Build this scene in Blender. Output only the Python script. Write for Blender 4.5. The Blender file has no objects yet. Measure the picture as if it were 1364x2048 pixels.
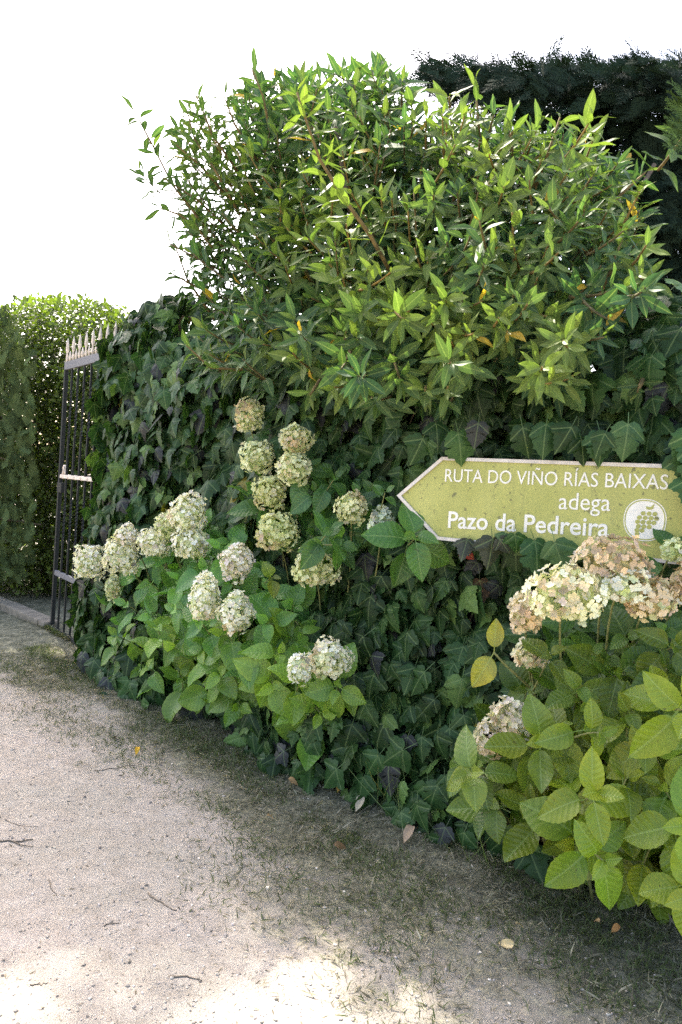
import bpy, math, random
import numpy as np
from mathutils import Vector, Matrix
rng = np.random.default_rng(11); random.seed(5)
SC = bpy.context.scene
COL = SC.collection
R = math.radians

# ------------------------------------------------------------------ camera, sky, sun, exposure
CAM_H, PITCH, ROLL, FPX = 1.55, math.atan(74/1479), R(3.0), 1479.0
cd = bpy.data.cameras.new('camera'); cam = bpy.data.objects.new('camera', cd); COL.objects.link(cam)
cd.sensor_fit = 'VERTICAL'; cd.sensor_height = 36; cd.lens = 26.0; cd.clip_start = 0.05; cd.clip_end = 2000
cam.matrix_world = Matrix.Translation((0, 0, CAM_H)) @ Matrix.Rotation(R(90)-PITCH, 4, 'X') @ Matrix.Rotation(ROLL, 4, 'Z')
SC.camera = cam
SUN_AZ, SUN_EL = R(-27), R(52)
w = bpy.data.worlds.new('World'); SC.world = w; w.use_nodes = True
nt = w.node_tree; bg = nt.nodes['Background']
sky = nt.nodes.new('ShaderNodeTexSky'); sky.sky_type = 'NISHITA'; sky.sun_disc = False
sky.sun_elevation = SUN_EL; sky.sun_rotation = SUN_AZ; sky.dust_density = 4.0; sky.air_density = 1.0; sky.ozone_density = 0.6
tn = nt.nodes.new('ShaderNodeMix'); tn.data_type = 'RGBA'; tn.blend_type = 'MULTIPLY'; tn.inputs[0].default_value = 1; tn.inputs[7].default_value = (1.05, 1.0, .955, 1)
nt.links.new(sky.outputs[0], tn.inputs[6]); nt.links.new(tn.outputs[2], bg.inputs[0]); bg.inputs[1].default_value = 0.15
sd = bpy.data.lights.new('sun', 'SUN'); sd.energy = 3.6; sd.angle = R(0.6); sd.color = (1.0, 0.93, 0.82)
sun = bpy.data.objects.new('sun', sd); COL.objects.link(sun)
SDIR = Vector((math.sin(SUN_AZ)*math.cos(SUN_EL), math.cos(SUN_AZ)*math.cos(SUN_EL), math.sin(SUN_EL)))
sun.rotation_euler = SDIR.to_track_quat('Z', 'Y').to_euler(); sun.location = SDIR*40
SC.view_settings.view_transform = 'Standard'; SC.view_settings.look = 'None'
SC.view_settings.exposure = 2.3; SC.view_settings.gamma = 1.0
SC.render.engine = 'CYCLES'
SC.cycles.use_denoising = False; SC.cycles.max_bounces = 8; SC.cycles.transmission_bounces = 6; SC.cycles.diffuse_bounces = 4; SC.cycles.transparent_max_bounces = 4

# ------------------------------------------------------------------ helpers
def ray(px, py):
    """direction (per metre of forward depth y) seen at a photograph pixel"""
    x = (px-682)/FPX; y = -(py-1024)/FPX
    c, s = math.cos(ROLL), math.sin(ROLL)
    x, y = x*c-y*s, x*s+y*c
    cp, sp = math.cos(PITCH), math.sin(PITCH)
    d = np.array([x, cp+y*sp, -sp+y*cp]); return d/d[1]
def P(px, py, depth): return np.array([0, 0, CAM_H])+ray(px, py)*depth
def G(px, py, z=0.0):
    d = ray(px, py); t = (z-CAM_H)/d[2]; return np.array([0, 0, CAM_H])+d*t
WL = np.array([(-2.10, 6.02), (-0.98, 4.80), (0.02, 3.80), (0.55, 3.28), (1.40, 2.68), (3.2, 1.42)])   # plan line of the ivy wall
WLS = np.concatenate([[0], np.cumsum(np.linalg.norm(np.diff(WL, axis=0), axis=1))])
def wall_at(s):
    """point and outward normal of the wall line"""
    x = np.interp(s, WLS, WL[:, 0]); y = np.interp(s, WLS, WL[:, 1])
    if s < 0: d = (WL[1]-WL[0])/np.linalg.norm(WL[1]-WL[0]); x, y = WL[0]+d*s
    x2 = np.interp(s+.15, WLS, WL[:, 0]); y2 = np.interp(s+.15, WLS, WL[:, 1]); x1 = np.interp(s-.15, WLS, WL[:, 0]); y1 = np.interp(s-.15, WLS, WL[:, 1])
    t = np.array([x2-x1, y2-y1]); t /= np.linalg.norm(t)+1e-9
    return np.array([x, y]), np.array([t[1], -t[0]])
def wall_depth(px, py):
    """forward depth at which the pixel's ray meets the wall line (in plan)"""
    k = ray(px, py)[0]
    f = WL[:, 0]-k*WL[:, 1]
    for i in range(len(WL)-1):
        if f[i] <= 0 <= f[i+1]:
            a = -f[i]/(f[i+1]-f[i]); return WL[i, 1]+a*(WL[i+1, 1]-WL[i, 1])
    return WL[0, 1] if f[0] > 0 else WL[-1, 1]
def side_dist(x, y):
    """signed distance to the wall line, positive on the path side (arrays)"""
    best = np.full(np.shape(x), 1e9); sg = np.ones(np.shape(x))
    ext = np.vstack([WL[0]+(WL[0]-WL[1])*6, WL, WL[-1]+(WL[-1]-WL[-2])*6])
    for a, b in zip(ext[:-1], ext[1:]):
        d = b-a; t = np.clip(((x-a[0])*d[0]+(y-a[1])*d[1])/(d@d), 0, 1)
        qx, qy = a[0]+t*d[0]-x, a[1]+t*d[1]-y; dist = np.hypot(qx, qy)
        m = dist < best; best = np.where(m, dist, best)
        cr = d[0]*(y-a[1])-d[1]*(x-a[0]); sg = np.where(m, np.where(cr < 0, 1, -1), sg)
    return best*sg
def unit(v): v = np.asarray(v, float); return v/(np.linalg.norm(v)+1e-9)
def vnoise(p, scale=1.0, seed=0):
    """cheap smooth pseudo noise in -1..1 for arrays of points (N,2|3)"""
    p = np.asarray(p, float)*scale; r = np.random.default_rng(seed); o = 0
    for k in range(5):
        d = r.normal(size=p.shape[-1]); d /= np.linalg.norm(d); o = o+np.sin(p@d*(1.0+.55*k)*2+r.uniform(0, 6.28))/(1+.35*k)
    return o/3.0
def inpoly(px, py, poly):
    px = np.asarray(px); py = np.asarray(py); c = np.zeros(px.shape, bool); n = len(poly)
    for i in range(n):
        x1, y1 = poly[i]; x2, y2 = poly[(i+1) % n]
        if y1 == y2: continue
        c ^= ((y1 > py) != (y2 > py)) & (px < (x2-x1)*(py-y1)/(y2-y1)+x1)
    return c
def scatter(poly, gap, tries=30000, seed=1, dmax=None):
    """blue-noise points in an outline; gap may be a function of the point"""
    r = np.random.default_rng(seed); a = np.array(poly, float); lo, hi = a.min(0), a.max(0)
    pts = r.uniform(lo, hi, (tries, 2)); pts = pts[inpoly(pts[:, 0], pts[:, 1], poly)]; out = np.empty((0, 2))
    for p in pts:
        g = gap(p) if callable(gap) else gap
        if len(out) == 0 or ((out-p)**2).sum(1).min() > g*g: out = np.vstack([out, p])
    return out

def props(o, label=None, cat=None, group=None, kind=None):
    if label: o['label'] = label
    if cat: o['category'] = cat
    if group: o['group'] = group
    if kind: o['kind'] = kind
    return o
def thing(name, loc, label, cat, group=None):
    o = bpy.data.objects.new(name, None); o.empty_display_size = .1; COL.objects.link(o); o.location = loc
    return props(o, label, cat, group)
def link(name, me, mat, parent=None):
    o = bpy.data.objects.new(name, me); COL.objects.link(o)
    if mat is not None: me.materials.append(mat)
    if parent is not None:                                              # parents are unrotated
        o.parent = parent; off = Vector((0, 0, 0)); q = parent
        while q is not None: off += q.location; q = q.parent
        o.location = -off
    return o
def mesh_np(name, V, faces_flat, starts, totals, attrs=None, smooth=True):
    me = bpy.data.meshes.new(name)
    me.vertices.add(len(V)); me.vertices.foreach_set('co', np.ascontiguousarray(V, np.float32).ravel())
    me.loops.add(len(faces_flat)); me.loops.foreach_set('vertex_index', np.ascontiguousarray(faces_flat, np.int32))
    me.polygons.add(len(starts)); me.polygons.foreach_set('loop_start', np.ascontiguousarray(starts, np.int32))
    try: me.polygons.foreach_set('loop_total', np.ascontiguousarray(totals, np.int32))
    except Exception: pass
    me.update(calc_edges=True)
    for an, (ty, data) in (attrs or {}).items():
        at = me.attributes.new(an, ty, 'POINT')
        key = 'color' if ty == 'FLOAT_COLOR' else ('vector' if ty == 'FLOAT_VECTOR' else 'value')
        at.data.foreach_set(key, np.ascontiguousarray(data, np.float32).ravel())
    me.polygons.foreach_set('use_smooth', np.full(len(starts), smooth))
    me.validate(); return me
class MB:
    """collects pieces (vertices, faces, tint, uv) and links them as one mesh"""
    def __init__(s): s.V = []; s.F = []; s.T = []; s.U = []; s.n = 0
    def add(s, V, F, tint=(1, 1, 1), uv=None):
        V = np.asarray(V, float); s.V.append(V)
        s.F += [tuple(i+s.n for i in f) for f in F]; s.n += len(V)
        t = np.asarray(tint, float); s.T.append(np.broadcast_to(t, (len(V), 3)) if t.ndim == 1 else t)
        s.U.append(np.zeros((len(V), 3)) if uv is None else uv)
    def tube(s, pts, rad, sides=6, tint=(1, 1, 1), cap=True):
        pts = np.asarray(pts, float); n = len(pts); rad = np.broadcast_to(rad, n); V = []
        ref = np.array([.31, .17, .93]) if abs(unit(pts[-1]-pts[0])[2]) < .9 else np.array([1, .1, 0])
        for i in range(n):
            d = unit(pts[min(i+1, n-1)]-pts[max(i-1, 0)]); a = unit(np.cross(d, ref)); b = np.cross(d, a)
            for k in range(sides):
                an = 2*math.pi*k/sides; V.append(pts[i]+rad[i]*(a*math.cos(an)+b*math.sin(an)))
        F = [(i*sides+k, i*sides+(k+1) % sides, (i+1)*sides+(k+1) % sides, (i+1)*sides+k) for i in range(n-1) for k in range(sides)]
        if cap: F += [tuple(range(sides))[::-1], tuple((n-1)*sides+k for k in range(sides))]
        s.add(V, F, tint)
    def box(s, c, hx, hy, hz, M=None, tint=(1, 1, 1), ch=0.0):
        """box with chamfered edges (ch), in its own axes M (3x3 columns)"""
        M = np.eye(3) if M is None else np.asarray(M); bm = __import__('bmesh').new()
        import bmesh
        bmesh.ops.create_cube(bm, size=2)
        for v in bm.verts: v.co = Vector((v.co.x*hx, v.co.y*hy, v.co.z*hz))
        if ch > 0: bmesh.ops.bevel(bm, geom=bm.edges[:], offset=ch, segments=2, affect='EDGES', profile=.5)
        bm.verts.index_update()
        V = np.array([v.co[:] for v in bm.verts])@M.T+np.asarray(c); F = [tuple(v.index for v in f.verts) for f in bm.faces]; bm.free()
        s.add(V, F, tint)
    def build(s, name, mat, parent=None, smooth=True):
        V = np.vstack(s.V); T = np.vstack(s.T); U = np.vstack(s.U)
        tot = np.array([len(f) for f in s.F]); st = np.concatenate([[0], np.cumsum(tot)[:-1]]); fl = np.concatenate([np.array(f) for f in s.F])
        me = mesh_np(name, V, fl, st, tot, {'tint': ('FLOAT_COLOR', np.hstack([T, np.ones((len(T), 1))])), 'luv': ('FLOAT_VECTOR', U)}, smooth)
        return link(name, me, mat, parent)
class Scatter:
    """many copies of a few small templates, baked into one mesh"""
    def __init__(s, temps): s.temps = temps; s.M = [[] for _ in temps]; s.P = [[] for _ in temps]; s.C = [[] for _ in temps]; s.n = 0
    def put(s, pos, M3, tint, k=None):
        k = rng.integers(len(s.temps)) if k is None else k
        s.M[k].append(M3); s.P[k].append(pos); s.C[k].append(tint); s.n += 1
    def build(s, name, mat, parent=None, smooth=True, extra=None):
        Vs, Ts, Us, Fs, tots = [], [], [], [], []; base = 0
        for (V, F, U), M, Pp, C in zip(s.temps, s.M, s.P, s.C):
            if not M: continue
            M = np.array(M); Pp = np.array(Pp); C = np.array(C); n = len(M); nv = len(V)
            W = np.einsum('nij,vj->nvi', M, V)+Pp[:, None, :]; Vs.append(W.reshape(-1, 3))
            Ts.append(np.repeat(C, nv, 0)); Us.append(np.tile(U, (n, 1)))
            fl = np.concatenate([np.array(f) for f in F]); ft = np.array([len(f) for f in F])
            Fs.append((fl[None, :]+(np.arange(n)*nv)[:, None]+base).ravel()); tots.append(np.tile(ft, n)); base += n*nv
        V = np.vstack(Vs); T = np.vstack(Ts); U = np.vstack(Us); fl = np.concatenate(Fs); tot = np.concatenate(tots)
        st = np.concatenate([[0], np.cumsum(tot)[:-1]])
        me = mesh_np(name, V, fl, st, tot, {'tint': ('FLOAT_COLOR', np.hstack([T, np.ones((len(T), 1))])), 'luv': ('FLOAT_VECTOR', U)}, smooth)
        return link(name, me, mat, parent)
def frame(d, n, scale=1.0, sx=1.0, roll=0.0):
    """columns: width, length (d), normal (towards n)"""
    d = unit(d); x = unit(np.cross(d, n)); z = np.cross(x, d)
    if roll: c, s_ = math.cos(roll), math.sin(roll); x, z = x*c+z*s_, z*c-x*s_
    return np.stack([x*scale*sx, d*scale, z*scale], 1)
def jit(v, a): return unit(np.asarray(v)+rng.normal(size=3)*a)

# ------------------------------------------------------------------ leaf templates (length 1 along +Y, upper face +Z)
def blade(width, n=6, m=2, fold=.25, arch=.25, peak=.45, tip=1.0, wav=.0, ser=0.0, seed=0, twist=0.0, stalk=.08, pw=.8):
    r = np.random.default_rng(seed); V, U, F = [], [], []; cols = 2*m+1
    ph = r.uniform(0, 6)
    for i in range(n+1):
        t = i/n
        wv = width*.5*(math.sin(math.pi*t**(math.log(.5)/math.log(peak)))**pw if 0 < t < 1 else 0)
        wv *= (1-.25*t**6*tip)
        if 0 < i < n and ser: wv *= 1+ser*(1 if i % 2 else -1)
        y = stalk+(1-stalk)*t; zc = -arch*(t**1.7)+.06*math.sin(2.5*t+ph)
        yc = y-arch*.25*t*t
        tw = twist*t
        for j in range(cols):
            u = (j-m)/m
            x = u*wv; z = zc+fold*abs(x)-.7*fold*(abs(x)**2)/(width+.01)+wav*math.sin(9*t+ph+3*u)*abs(u)
            x, z = x*math.cos(tw)-(z-zc)*math.sin(tw), zc+x*math.sin(tw)+(z-zc)*math.cos(tw)
            V.append((x, yc, z)); U.append((u*width*.5*(wv/(width*.5+1e-6)), t, u))
    for i in range(n):
        for j in range(cols-1): F.append((i*cols+j, i*cols+j+1, (i+1)*cols+j+1, (i+1)*cols+j))
    k = len(V)
    if stalk > 0:
        V += [(-.012, 0, 0), (.012, 0, 0), (.012, stalk+.02, .004), (-.012, stalk+.02, .004)]; U += [(0, .02, 0)]*4; F.append((k, k+1, k+2, k+3))
    return np.array(V), F, np.array(U)
def ivy_leaf(seed, curl=.22):
    r = np.random.default_rng(seed)
    half = [(.0, -.01), (.07, -.09), (.18, -.13), (.29, -.09), (.36, .01), (.45, .05), (.49, .15), (.57, .22), (.59, .35), (.50, .36), (.46, .44), (.38, .42), (.32, .48),
            (.33, .56), (.26, .61), (.27, .70), (.18, .75), (.14, .85), (.08, .91), (0, 1.03)]
    if seed % 4 == 3: half = [(x*.95 if 5 < i < 11 else (x*1.22 if 11 <= i < 16 else x), y if i < 6 else y*.97) for i, (x, y) in enumerate(half)]
    half = np.array(half)+np.vstack([[0, 0], r.normal(size=(len(half)-2, 2))*.012, [0, 0]])
    if seed % 3 == 0: half[6:12, 0] *= .82; half[11:17, 0] *= 1.15
    half[:, 0] *= 1.02
    right = half; left = half[1:-1][::-1]*np.array([-1, 1])*np.array([r.uniform(.92, 1.06), 1])
    out = np.vstack([right, left]); n = len(out); c = np.array([0, .33])
    V2 = np.vstack([[c], c+(out-c)*.5, out])
    ph = r.uniform(0, 6)
    def z(p):
        x, y = p; a = abs(x)
        vein = min(a, abs(a*.50-y*.86+.02)); rr = math.hypot(x, y-.3)
        return -curl*(y**2)*.8-curl*1.1*a*a+.16*min(vein, .16)*2.2*-1+.05*math.sin(6*x+ph)*rr+.10*y
    V = np.array([(p[0], p[1], z(p)) for p in V2])
    F = [(0, 1+i, 1+(i+1) % n) for i in range(n)]+[(1+i, 1+n+i, 1+n+(i+1) % n, 1+(i+1) % n) for i in range(n)]
    U = np.array([(p[0], p[1], 0) for p in V2]); k = len(V)
    V = np.vstack([V, [(-.012, 0, -.01), (.012, 0, -.01), (.010, -.45, -.22), (-.010, -.45, -.22)]]); U = np.vstack([U, [(0, 0, 0)]*4]); F.append((k, k+1, k+2, k+3))
    return V, F, U
LAUREL = [blade(.225+.035*(i % 3), 6, 1, .40, a, .48, wav=.02, seed=i, twist=tw, stalk=.09) for i, (a, tw) in enumerate([(.08, .2), (.2, -.3), (.32, .1), (.12, .5), (.25, -.1), (.0, .0)])]
HYDR = [blade(.52+.05*(i % 3), 18, 2, .50, a, .44, wav=.026, ser=.022, seed=20+i, twist=tw, stalk=.14, pw=.76) for i, (a, tw) in enumerate([(.20, .1), (.36, -.2), (.55, .25), (.12, -.1), (.44, 0.05), (.28, .3)])]
IVY = [ivy_leaf(i, c) for i, c in enumerate([.15, .42, .25, .55, .1, .35, .65, .30, .48])]
SMALL = [blade(.50, 3, 1, .3, .15, .5, seed=40+i, stalk=.08) for i in range(3)]

# ------------------------------------------------------------------ materials
def new_mat(name):
    m = bpy.data.materials.new(name); m.use_nodes = True; t = m.node_tree; return m, t, t.nodes['Principled BSDF'], t.nodes['Material Output']
def N(t, ty, **k):
    n = t.nodes.new(ty)
    for a, b in k.items(): setattr(n, a, b)
    return n
def mth(t, op, a, b=None, c=None, clamp=False):
    n = t.nodes.new('ShaderNodeMath'); n.operation = op; n.use_clamp = clamp
    for i, v in enumerate((a, b, c)):
        if v is None: continue
        if isinstance(v, (int, float)): n.inputs[i].default_value = v
        else: t.links.new(v, n.inputs[i])
    return n.outputs[0]
def mixc(t, fac, a, b, mode='MIX'):
    n = t.nodes.new('ShaderNodeMix'); n.data_type = 'RGBA'; n.blend_type = mode
    for i, v in ((0, fac), (6, a), (7, b)):
        if isinstance(v, (int, float)): n.inputs[i].default_value = v
        elif isinstance(v, tuple): n.inputs[i].default_value = (*v, 1)
        else: t.links.new(v, n.inputs[i])
    return n.outputs[2]
def noise(t, scale, detail=3, rough=.6, vec=None, out=0):
    n = t.nodes.new('ShaderNodeTexNoise'); n.inputs['Scale'].default_value = scale; n.inputs['Detail'].default_value = detail; n.inputs['Roughness'].default_value = rough
    if vec is None: vec = t.nodes.new('ShaderNodeNewGeometry').outputs['Position']
    t.links.new(vec, n.inputs['Vector']); return n.outputs[out]
def ramp(t, fac, stops):
    n = t.nodes.new('ShaderNodeValToRGB'); e = n.color_ramp.elements
    while len(e) < len(stops): e.new(.5)
    for k, (p, c) in zip(e, stops): k.position = p; k.color = (*c, 1) if len(c) == 3 else c
    t.links.new(fac, n.inputs[0]); return n.outputs[0]
def sstep(t, x, a, b):
    n = t.nodes.new('ShaderNodeMapRange'); n.interpolation_type = 'SMOOTHSTEP'; n.inputs[1].default_value = a; n.inputs[2].default_value = b
    n.clamp = True; t.links.new(x, n.inputs[0]); return n.outputs[0]
def leaf_mat(name, vein='mid', trans=.45, rough=.42, spec=.4, veincol=(.32, .40, .12), veinamt=.5, mott=.35, bump=.25, tcol=(1.5, 1.7, .55), spots=0.0, nscale=28, yel=0.0):
    m, t, b, out = new_mat(name)
    at = N(t, 'ShaderNodeAttribute', attribute_name='tint'); uv = N(t, 'ShaderNodeAttribute', attribute_name='luv')
    sp = N(t, 'ShaderNodeSeparateXYZ'); t.links.new(uv.outputs['Vector'], sp.inputs[0]); x, y = sp.outputs[0], sp.outputs[1]
    ax = mth(t, 'ABSOLUTE', x)
    base = at.outputs['Color']
    nz = noise(t, nscale, 4, .65)
    base = mixc(t, mott, base, ramp(t, nz, [(.3, (.45, .5, .45)), (.5, (1, 1, 1)), (.72, (1.5, 1.4, 1.1))]), 'MULTIPLY')
    h = None
    if vein == 'ivy':
        d2 = mth(t, 'ABSOLUTE', mth(t, 'SUBTRACT', mth(t, 'MULTIPLY', ax, .55), mth(t, 'MULTIPLY', y, .83)))
        d = mth(t, 'MINIMUM', ax, d2); v = sstep(t, d, .030, .006); h = sstep(t, d, .12, 0)
    elif vein == 'full':
        v1 = sstep(t, ax, .024, .006)
        ph = mth(t, 'FRACT', mth(t, 'MULTIPLY', mth(t, 'SUBTRACT', y, mth(t, 'MULTIPLY', mth(t, 'POWER', ax, .8), .62)), 8.0))
        dd = mth(t, 'ABSOLUTE', mth(t, 'SUBTRACT', ph, .5)); v2 = mth(t, 'MULTIPLY', sstep(t, dd, .07, .01), .12)
        v = mth(t, 'MAXIMUM', v1, v2); h = mth(t, 'MULTIPLY', mth(t, 'MAXIMUM', v1, sstep(t, dd, .5, 0)), .6)
    else:
        v = sstep(t, ax, .020, .004); h = sstep(t, ax, .07, 0)
    base = mixc(t, mth(t, 'MULTIPLY', v, veinamt), base, mixc(t, .5, base, veincol))
    if yel:
        u_ = mth(t, 'ABSOLUTE', sp.outputs[2]); yf = mth(t, 'MULTIPLY', mth(t, 'POWER', u_, 1.6), sstep(t, noise(t, 9, 2, .5), .35, .65)); base = mixc(t, mth(t, 'MULTIPLY', yf, yel), base, mixc(t, 1.0, base, (1.55, 1.25, .6), 'MULTIPLY'))
    if spots:
        s1 = noise(t, 60, 2, .5); s1 = sstep(t, s1, .70, .74); base = mixc(t, mth(t, 'MULTIPLY', s1, spots), base, (.05, .03, .012))
    t.links.new(base, b.inputs['Base Color']); b.inputs['Roughness'].default_value = rough; b.inputs['Specular IOR Level'].default_value = spec
    bp = N(t, 'ShaderNodeBump'); bp.inputs['Strength'].default_value = bump; bp.inputs['Distance'].default_value = .004; bp.invert = True
    t.links.new(mth(t, 'ADD', h, mth(t, 'MULTIPLY', nz, .5)), bp.inputs['Height']); t.links.new(bp.outputs[0], b.inputs['Normal'])
    tr = N(t, 'ShaderNodeBsdfTranslucent'); t.links.new(mixc(t, 1.0, base, tcol, 'MULTIPLY'), tr.inputs[0])
    ms = N(t, 'ShaderNodeMixShader'); ms.inputs[0].default_value = trans
    t.links.new(b.outputs[0], ms.inputs[1]); t.links.new(tr.outputs[0], ms.inputs[2]); t.links.new(ms.outputs[0], out.inputs[0])
    return m
M_LAUREL = leaf_mat('laurel_leaf', 'mid', .38, .52, .18, (.30, .36, .12), .7, .35, .25, (1.2, 1.4, .6))
M_IVY = leaf_mat('ivy_leaf', 'ivy', .18, .45, .20, (.22, .30, .12), .7, .5, .5)
M_HYDR = leaf_mat('hydrangea_leaf', 'full', .34, .36, .36, (.40, .52, .20), .45, .25, .45, (1.25, 1.55, .45), spots=.6, yel=.5)
M_HEDGE = leaf_mat('privet_leaf', 'mid', .38, .45, .4, (.3, .3, .1), .3, .3, .1, nscale=8)
M_CON = leaf_mat('conifer_needle', 'mid', .06, .8, .08, (.1, .1, .05), .0, .4, .0, (1.2, 1.3, .6), nscale=9)
M_PETAL = leaf_mat('hydrangea_sepal', 'mid', .30, .65, .2, (.5, .5, .3), .25, .25, .1, (1.1, 1.1, .8), nscale=60)
M_GRASS = leaf_mat('grass_blade', 'mid', .35, .6, .25, (.3, .3, .1), .2, .3, 0, (1.3, 1.3, .6), nscale=20)
def plain(name, col, rough=.7, n1=20, amt=.5, bump=.3, metal=0.0, dist=.004, spec=.35):
    m, t, b, out = new_mat(name); at = N(t, 'ShaderNodeAttribute', attribute_name='tint')
    nz = noise(t, n1, 5, .65)
    c = mixc(t, 1.0, at.outputs['Color'], ramp(t, nz, [(.25, tuple(x*(1-amt) for x in col)), (.5, col), (.75, tuple(min(1, x*(1+amt)) for x in col))]), 'MULTIPLY')
    t.links.new(c, b.inputs['Base Color']); b.inputs['Roughness'].default_value = rough; b.inputs['Metallic'].default_value = metal; b.inputs['Specular IOR Level'].default_value = spec
    bp = N(t, 'ShaderNodeBump'); bp.inputs['Strength'].default_value = bump; bp.inputs['Distance'].default_value = dist
    t.links.new(nz, bp.inputs['Height']); t.links.new(bp.outputs[0], b.inputs['Normal']); return m
M_BARK = plain('bark', (.10, .075, .05), .85, 35, .6, .6)
M_STEM = plain('green_stem', (.16, .17, .06), .6, 40, .4, .2)
M_IRON = plain('painted_iron', (.014, .016, .016), .55, 60, .6, .35, spec=.25, dist=.002)
M_IRONPALE = plain('weathered_rail', (.13, .13, .14), .6, 45, .45, .4, dist=.002)
M_SPEAR = plain('cream_spear_paint', (.62, .53, .44), .6, 40, .35, .4, dist=.002)
M_STONE = plain('granite', (.26, .24, .21), .9, 14, .5, .8, dist=.01)
M_WHITE = plain('weathered_white_paint', (.52, .48, .43), .55, 30, .22, .15, dist=.001)
M_LETTER = plain('white_lettering', (.66, .64, .57), .5, 30, .12, .05, dist=.001)
M_PEBBLE = plain('pebble', (.36, .325, .285), .85, 90, .4, .3)
M_TWIG = plain('dry_twig', (.14, .115, .085), .85, 90, .5, .5)
M_DRY = leaf_mat('dry_leaf', 'full', .2, .7, .2, (.4, .3, .15), .4, .5, .3, (1.2, 1.0, .5), nscale=40)
def ground_mat():
    m, t, b, out = new_mat('sandy_gravel'); at = N(t, 'ShaderNodeAttribute', attribute_name='tint')
    sep = N(t, 'ShaderNodeSeparateColor'); t.links.new(at.outputs['Color'], sep.inputs[0]); verge = sep.outputs[0]
    big = noise(t, 1.6, 4, .6); mid = noise(t, 11, 5, .7); fine = noise(t, 120, 4, .75); fine2 = noise(t, 340, 2, .7)
    path = ramp(t, mid, [(.28, (.31, .276, .232)), (.5, (.375, .338, .290)), (.72, (.44, .402, .352))])
    path = mixc(t, .55, path, ramp(t, big, [(.35, (.82, .84, .80)), (.65, (1.08, 1.03, 1.02))]), 'MULTIPLY')
    path = mixc(t, .8, path, ramp(t, fine, [(.30, (.45, .43, .40)), (.45, (.92, .92, .92)), (.60, (1.0, 1.0, 1.0)), (.72, (1.45, 1.42, 1.4))]), 'MULTIPLY')
    path = mixc(t, .6, path, ramp(t, fine2, [(.32, (.5, .48, .45)), (.5, (1, 1, 1)), (.7, (1.35, 1.35, 1.35))]), 'MULTIPLY')
    soil = ramp(t, mid, [(.3, (.060, .064, .042)), (.5, (.135, .134, .096)), (.7, (.23, .222, .172))])
    soil = mixc(t, .8, soil, ramp(t, noise(t, 32, 4, .7), [(.32, (.40, .40, .32)), (.5, (1, 1, 1)), (.66, (1.7, 1.6, 1.4))]), 'MULTIPLY')
    soil = mixc(t, .85, soil, ramp(t, fine, [(.3, (.4, .38, .32)), (.5, (1, 1, 1)), (.7, (1.6, 1.5, 1.3))]), 'MULTIPLY')
    vf = sstep(t, mth(t, 'ADD', verge, mth(t, 'MULTIPLY', mth(t, 'SUBTRACT', mid, .5), .9)), .25, .75)
    c = mixc(t, vf, path, soil)
    t.links.new(c, b.inputs['Base Color']); b.inputs['Roughness'].default_value = .95; b.inputs['Specular IOR Level'].default_value = .15
    bp = N(t, 'ShaderNodeBump'); bp.inputs['Strength'].default_value = .7; bp.inputs['Distance'].default_value = .010
    t.links.new(mth(t, 'ADD', mth(t, 'MULTIPLY', fine, .8), mth(t, 'MULTIPLY', mid, .6)), bp.inputs['Height']); t.links.new(bp.outputs[0], b.inputs['Normal'])
    return m
M_GROUND = ground_mat()
def sign_mat():
    m, t, b, out = new_mat('faded_olive_sign_paint')
    a = noise(t, 5, 4, .6); f = noise(t, 200, 2, .6); s = noise(t, 38, 3, .6)
    c = ramp(t, a, [(.3, (.275, .285, .062)), (.7, (.36, .36, .098))])
    c = mixc(t, .35, c, ramp(t, f, [(.35, (.8, .8, .8)), (.65, (1.2, 1.2, 1.2))]), 'MULTIPLY')
    c = mixc(t, mth(t, 'MULTIPLY', sstep(t, s, .62, .68), .75), c, (.08, .08, .03))
    mp = N(t, 'ShaderNodeMapping'); mp.inputs['Scale'].default_value = (26, 26, 2.2); t.links.new(N(t, 'ShaderNodeNewGeometry').outputs['Position'], mp.inputs[0])
    st_ = noise(t, 1.0, 4, .65, mp.outputs[0]); c = mixc(t, mth(t, 'MULTIPLY', sstep(t, st_, .50, .75), .28), c, (.12, .12, .05))
    t.links.new(c, b.inputs['Base Color']); b.inputs['Roughness'].default_value = .5; return m
M_SIGN = sign_mat()

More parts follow.
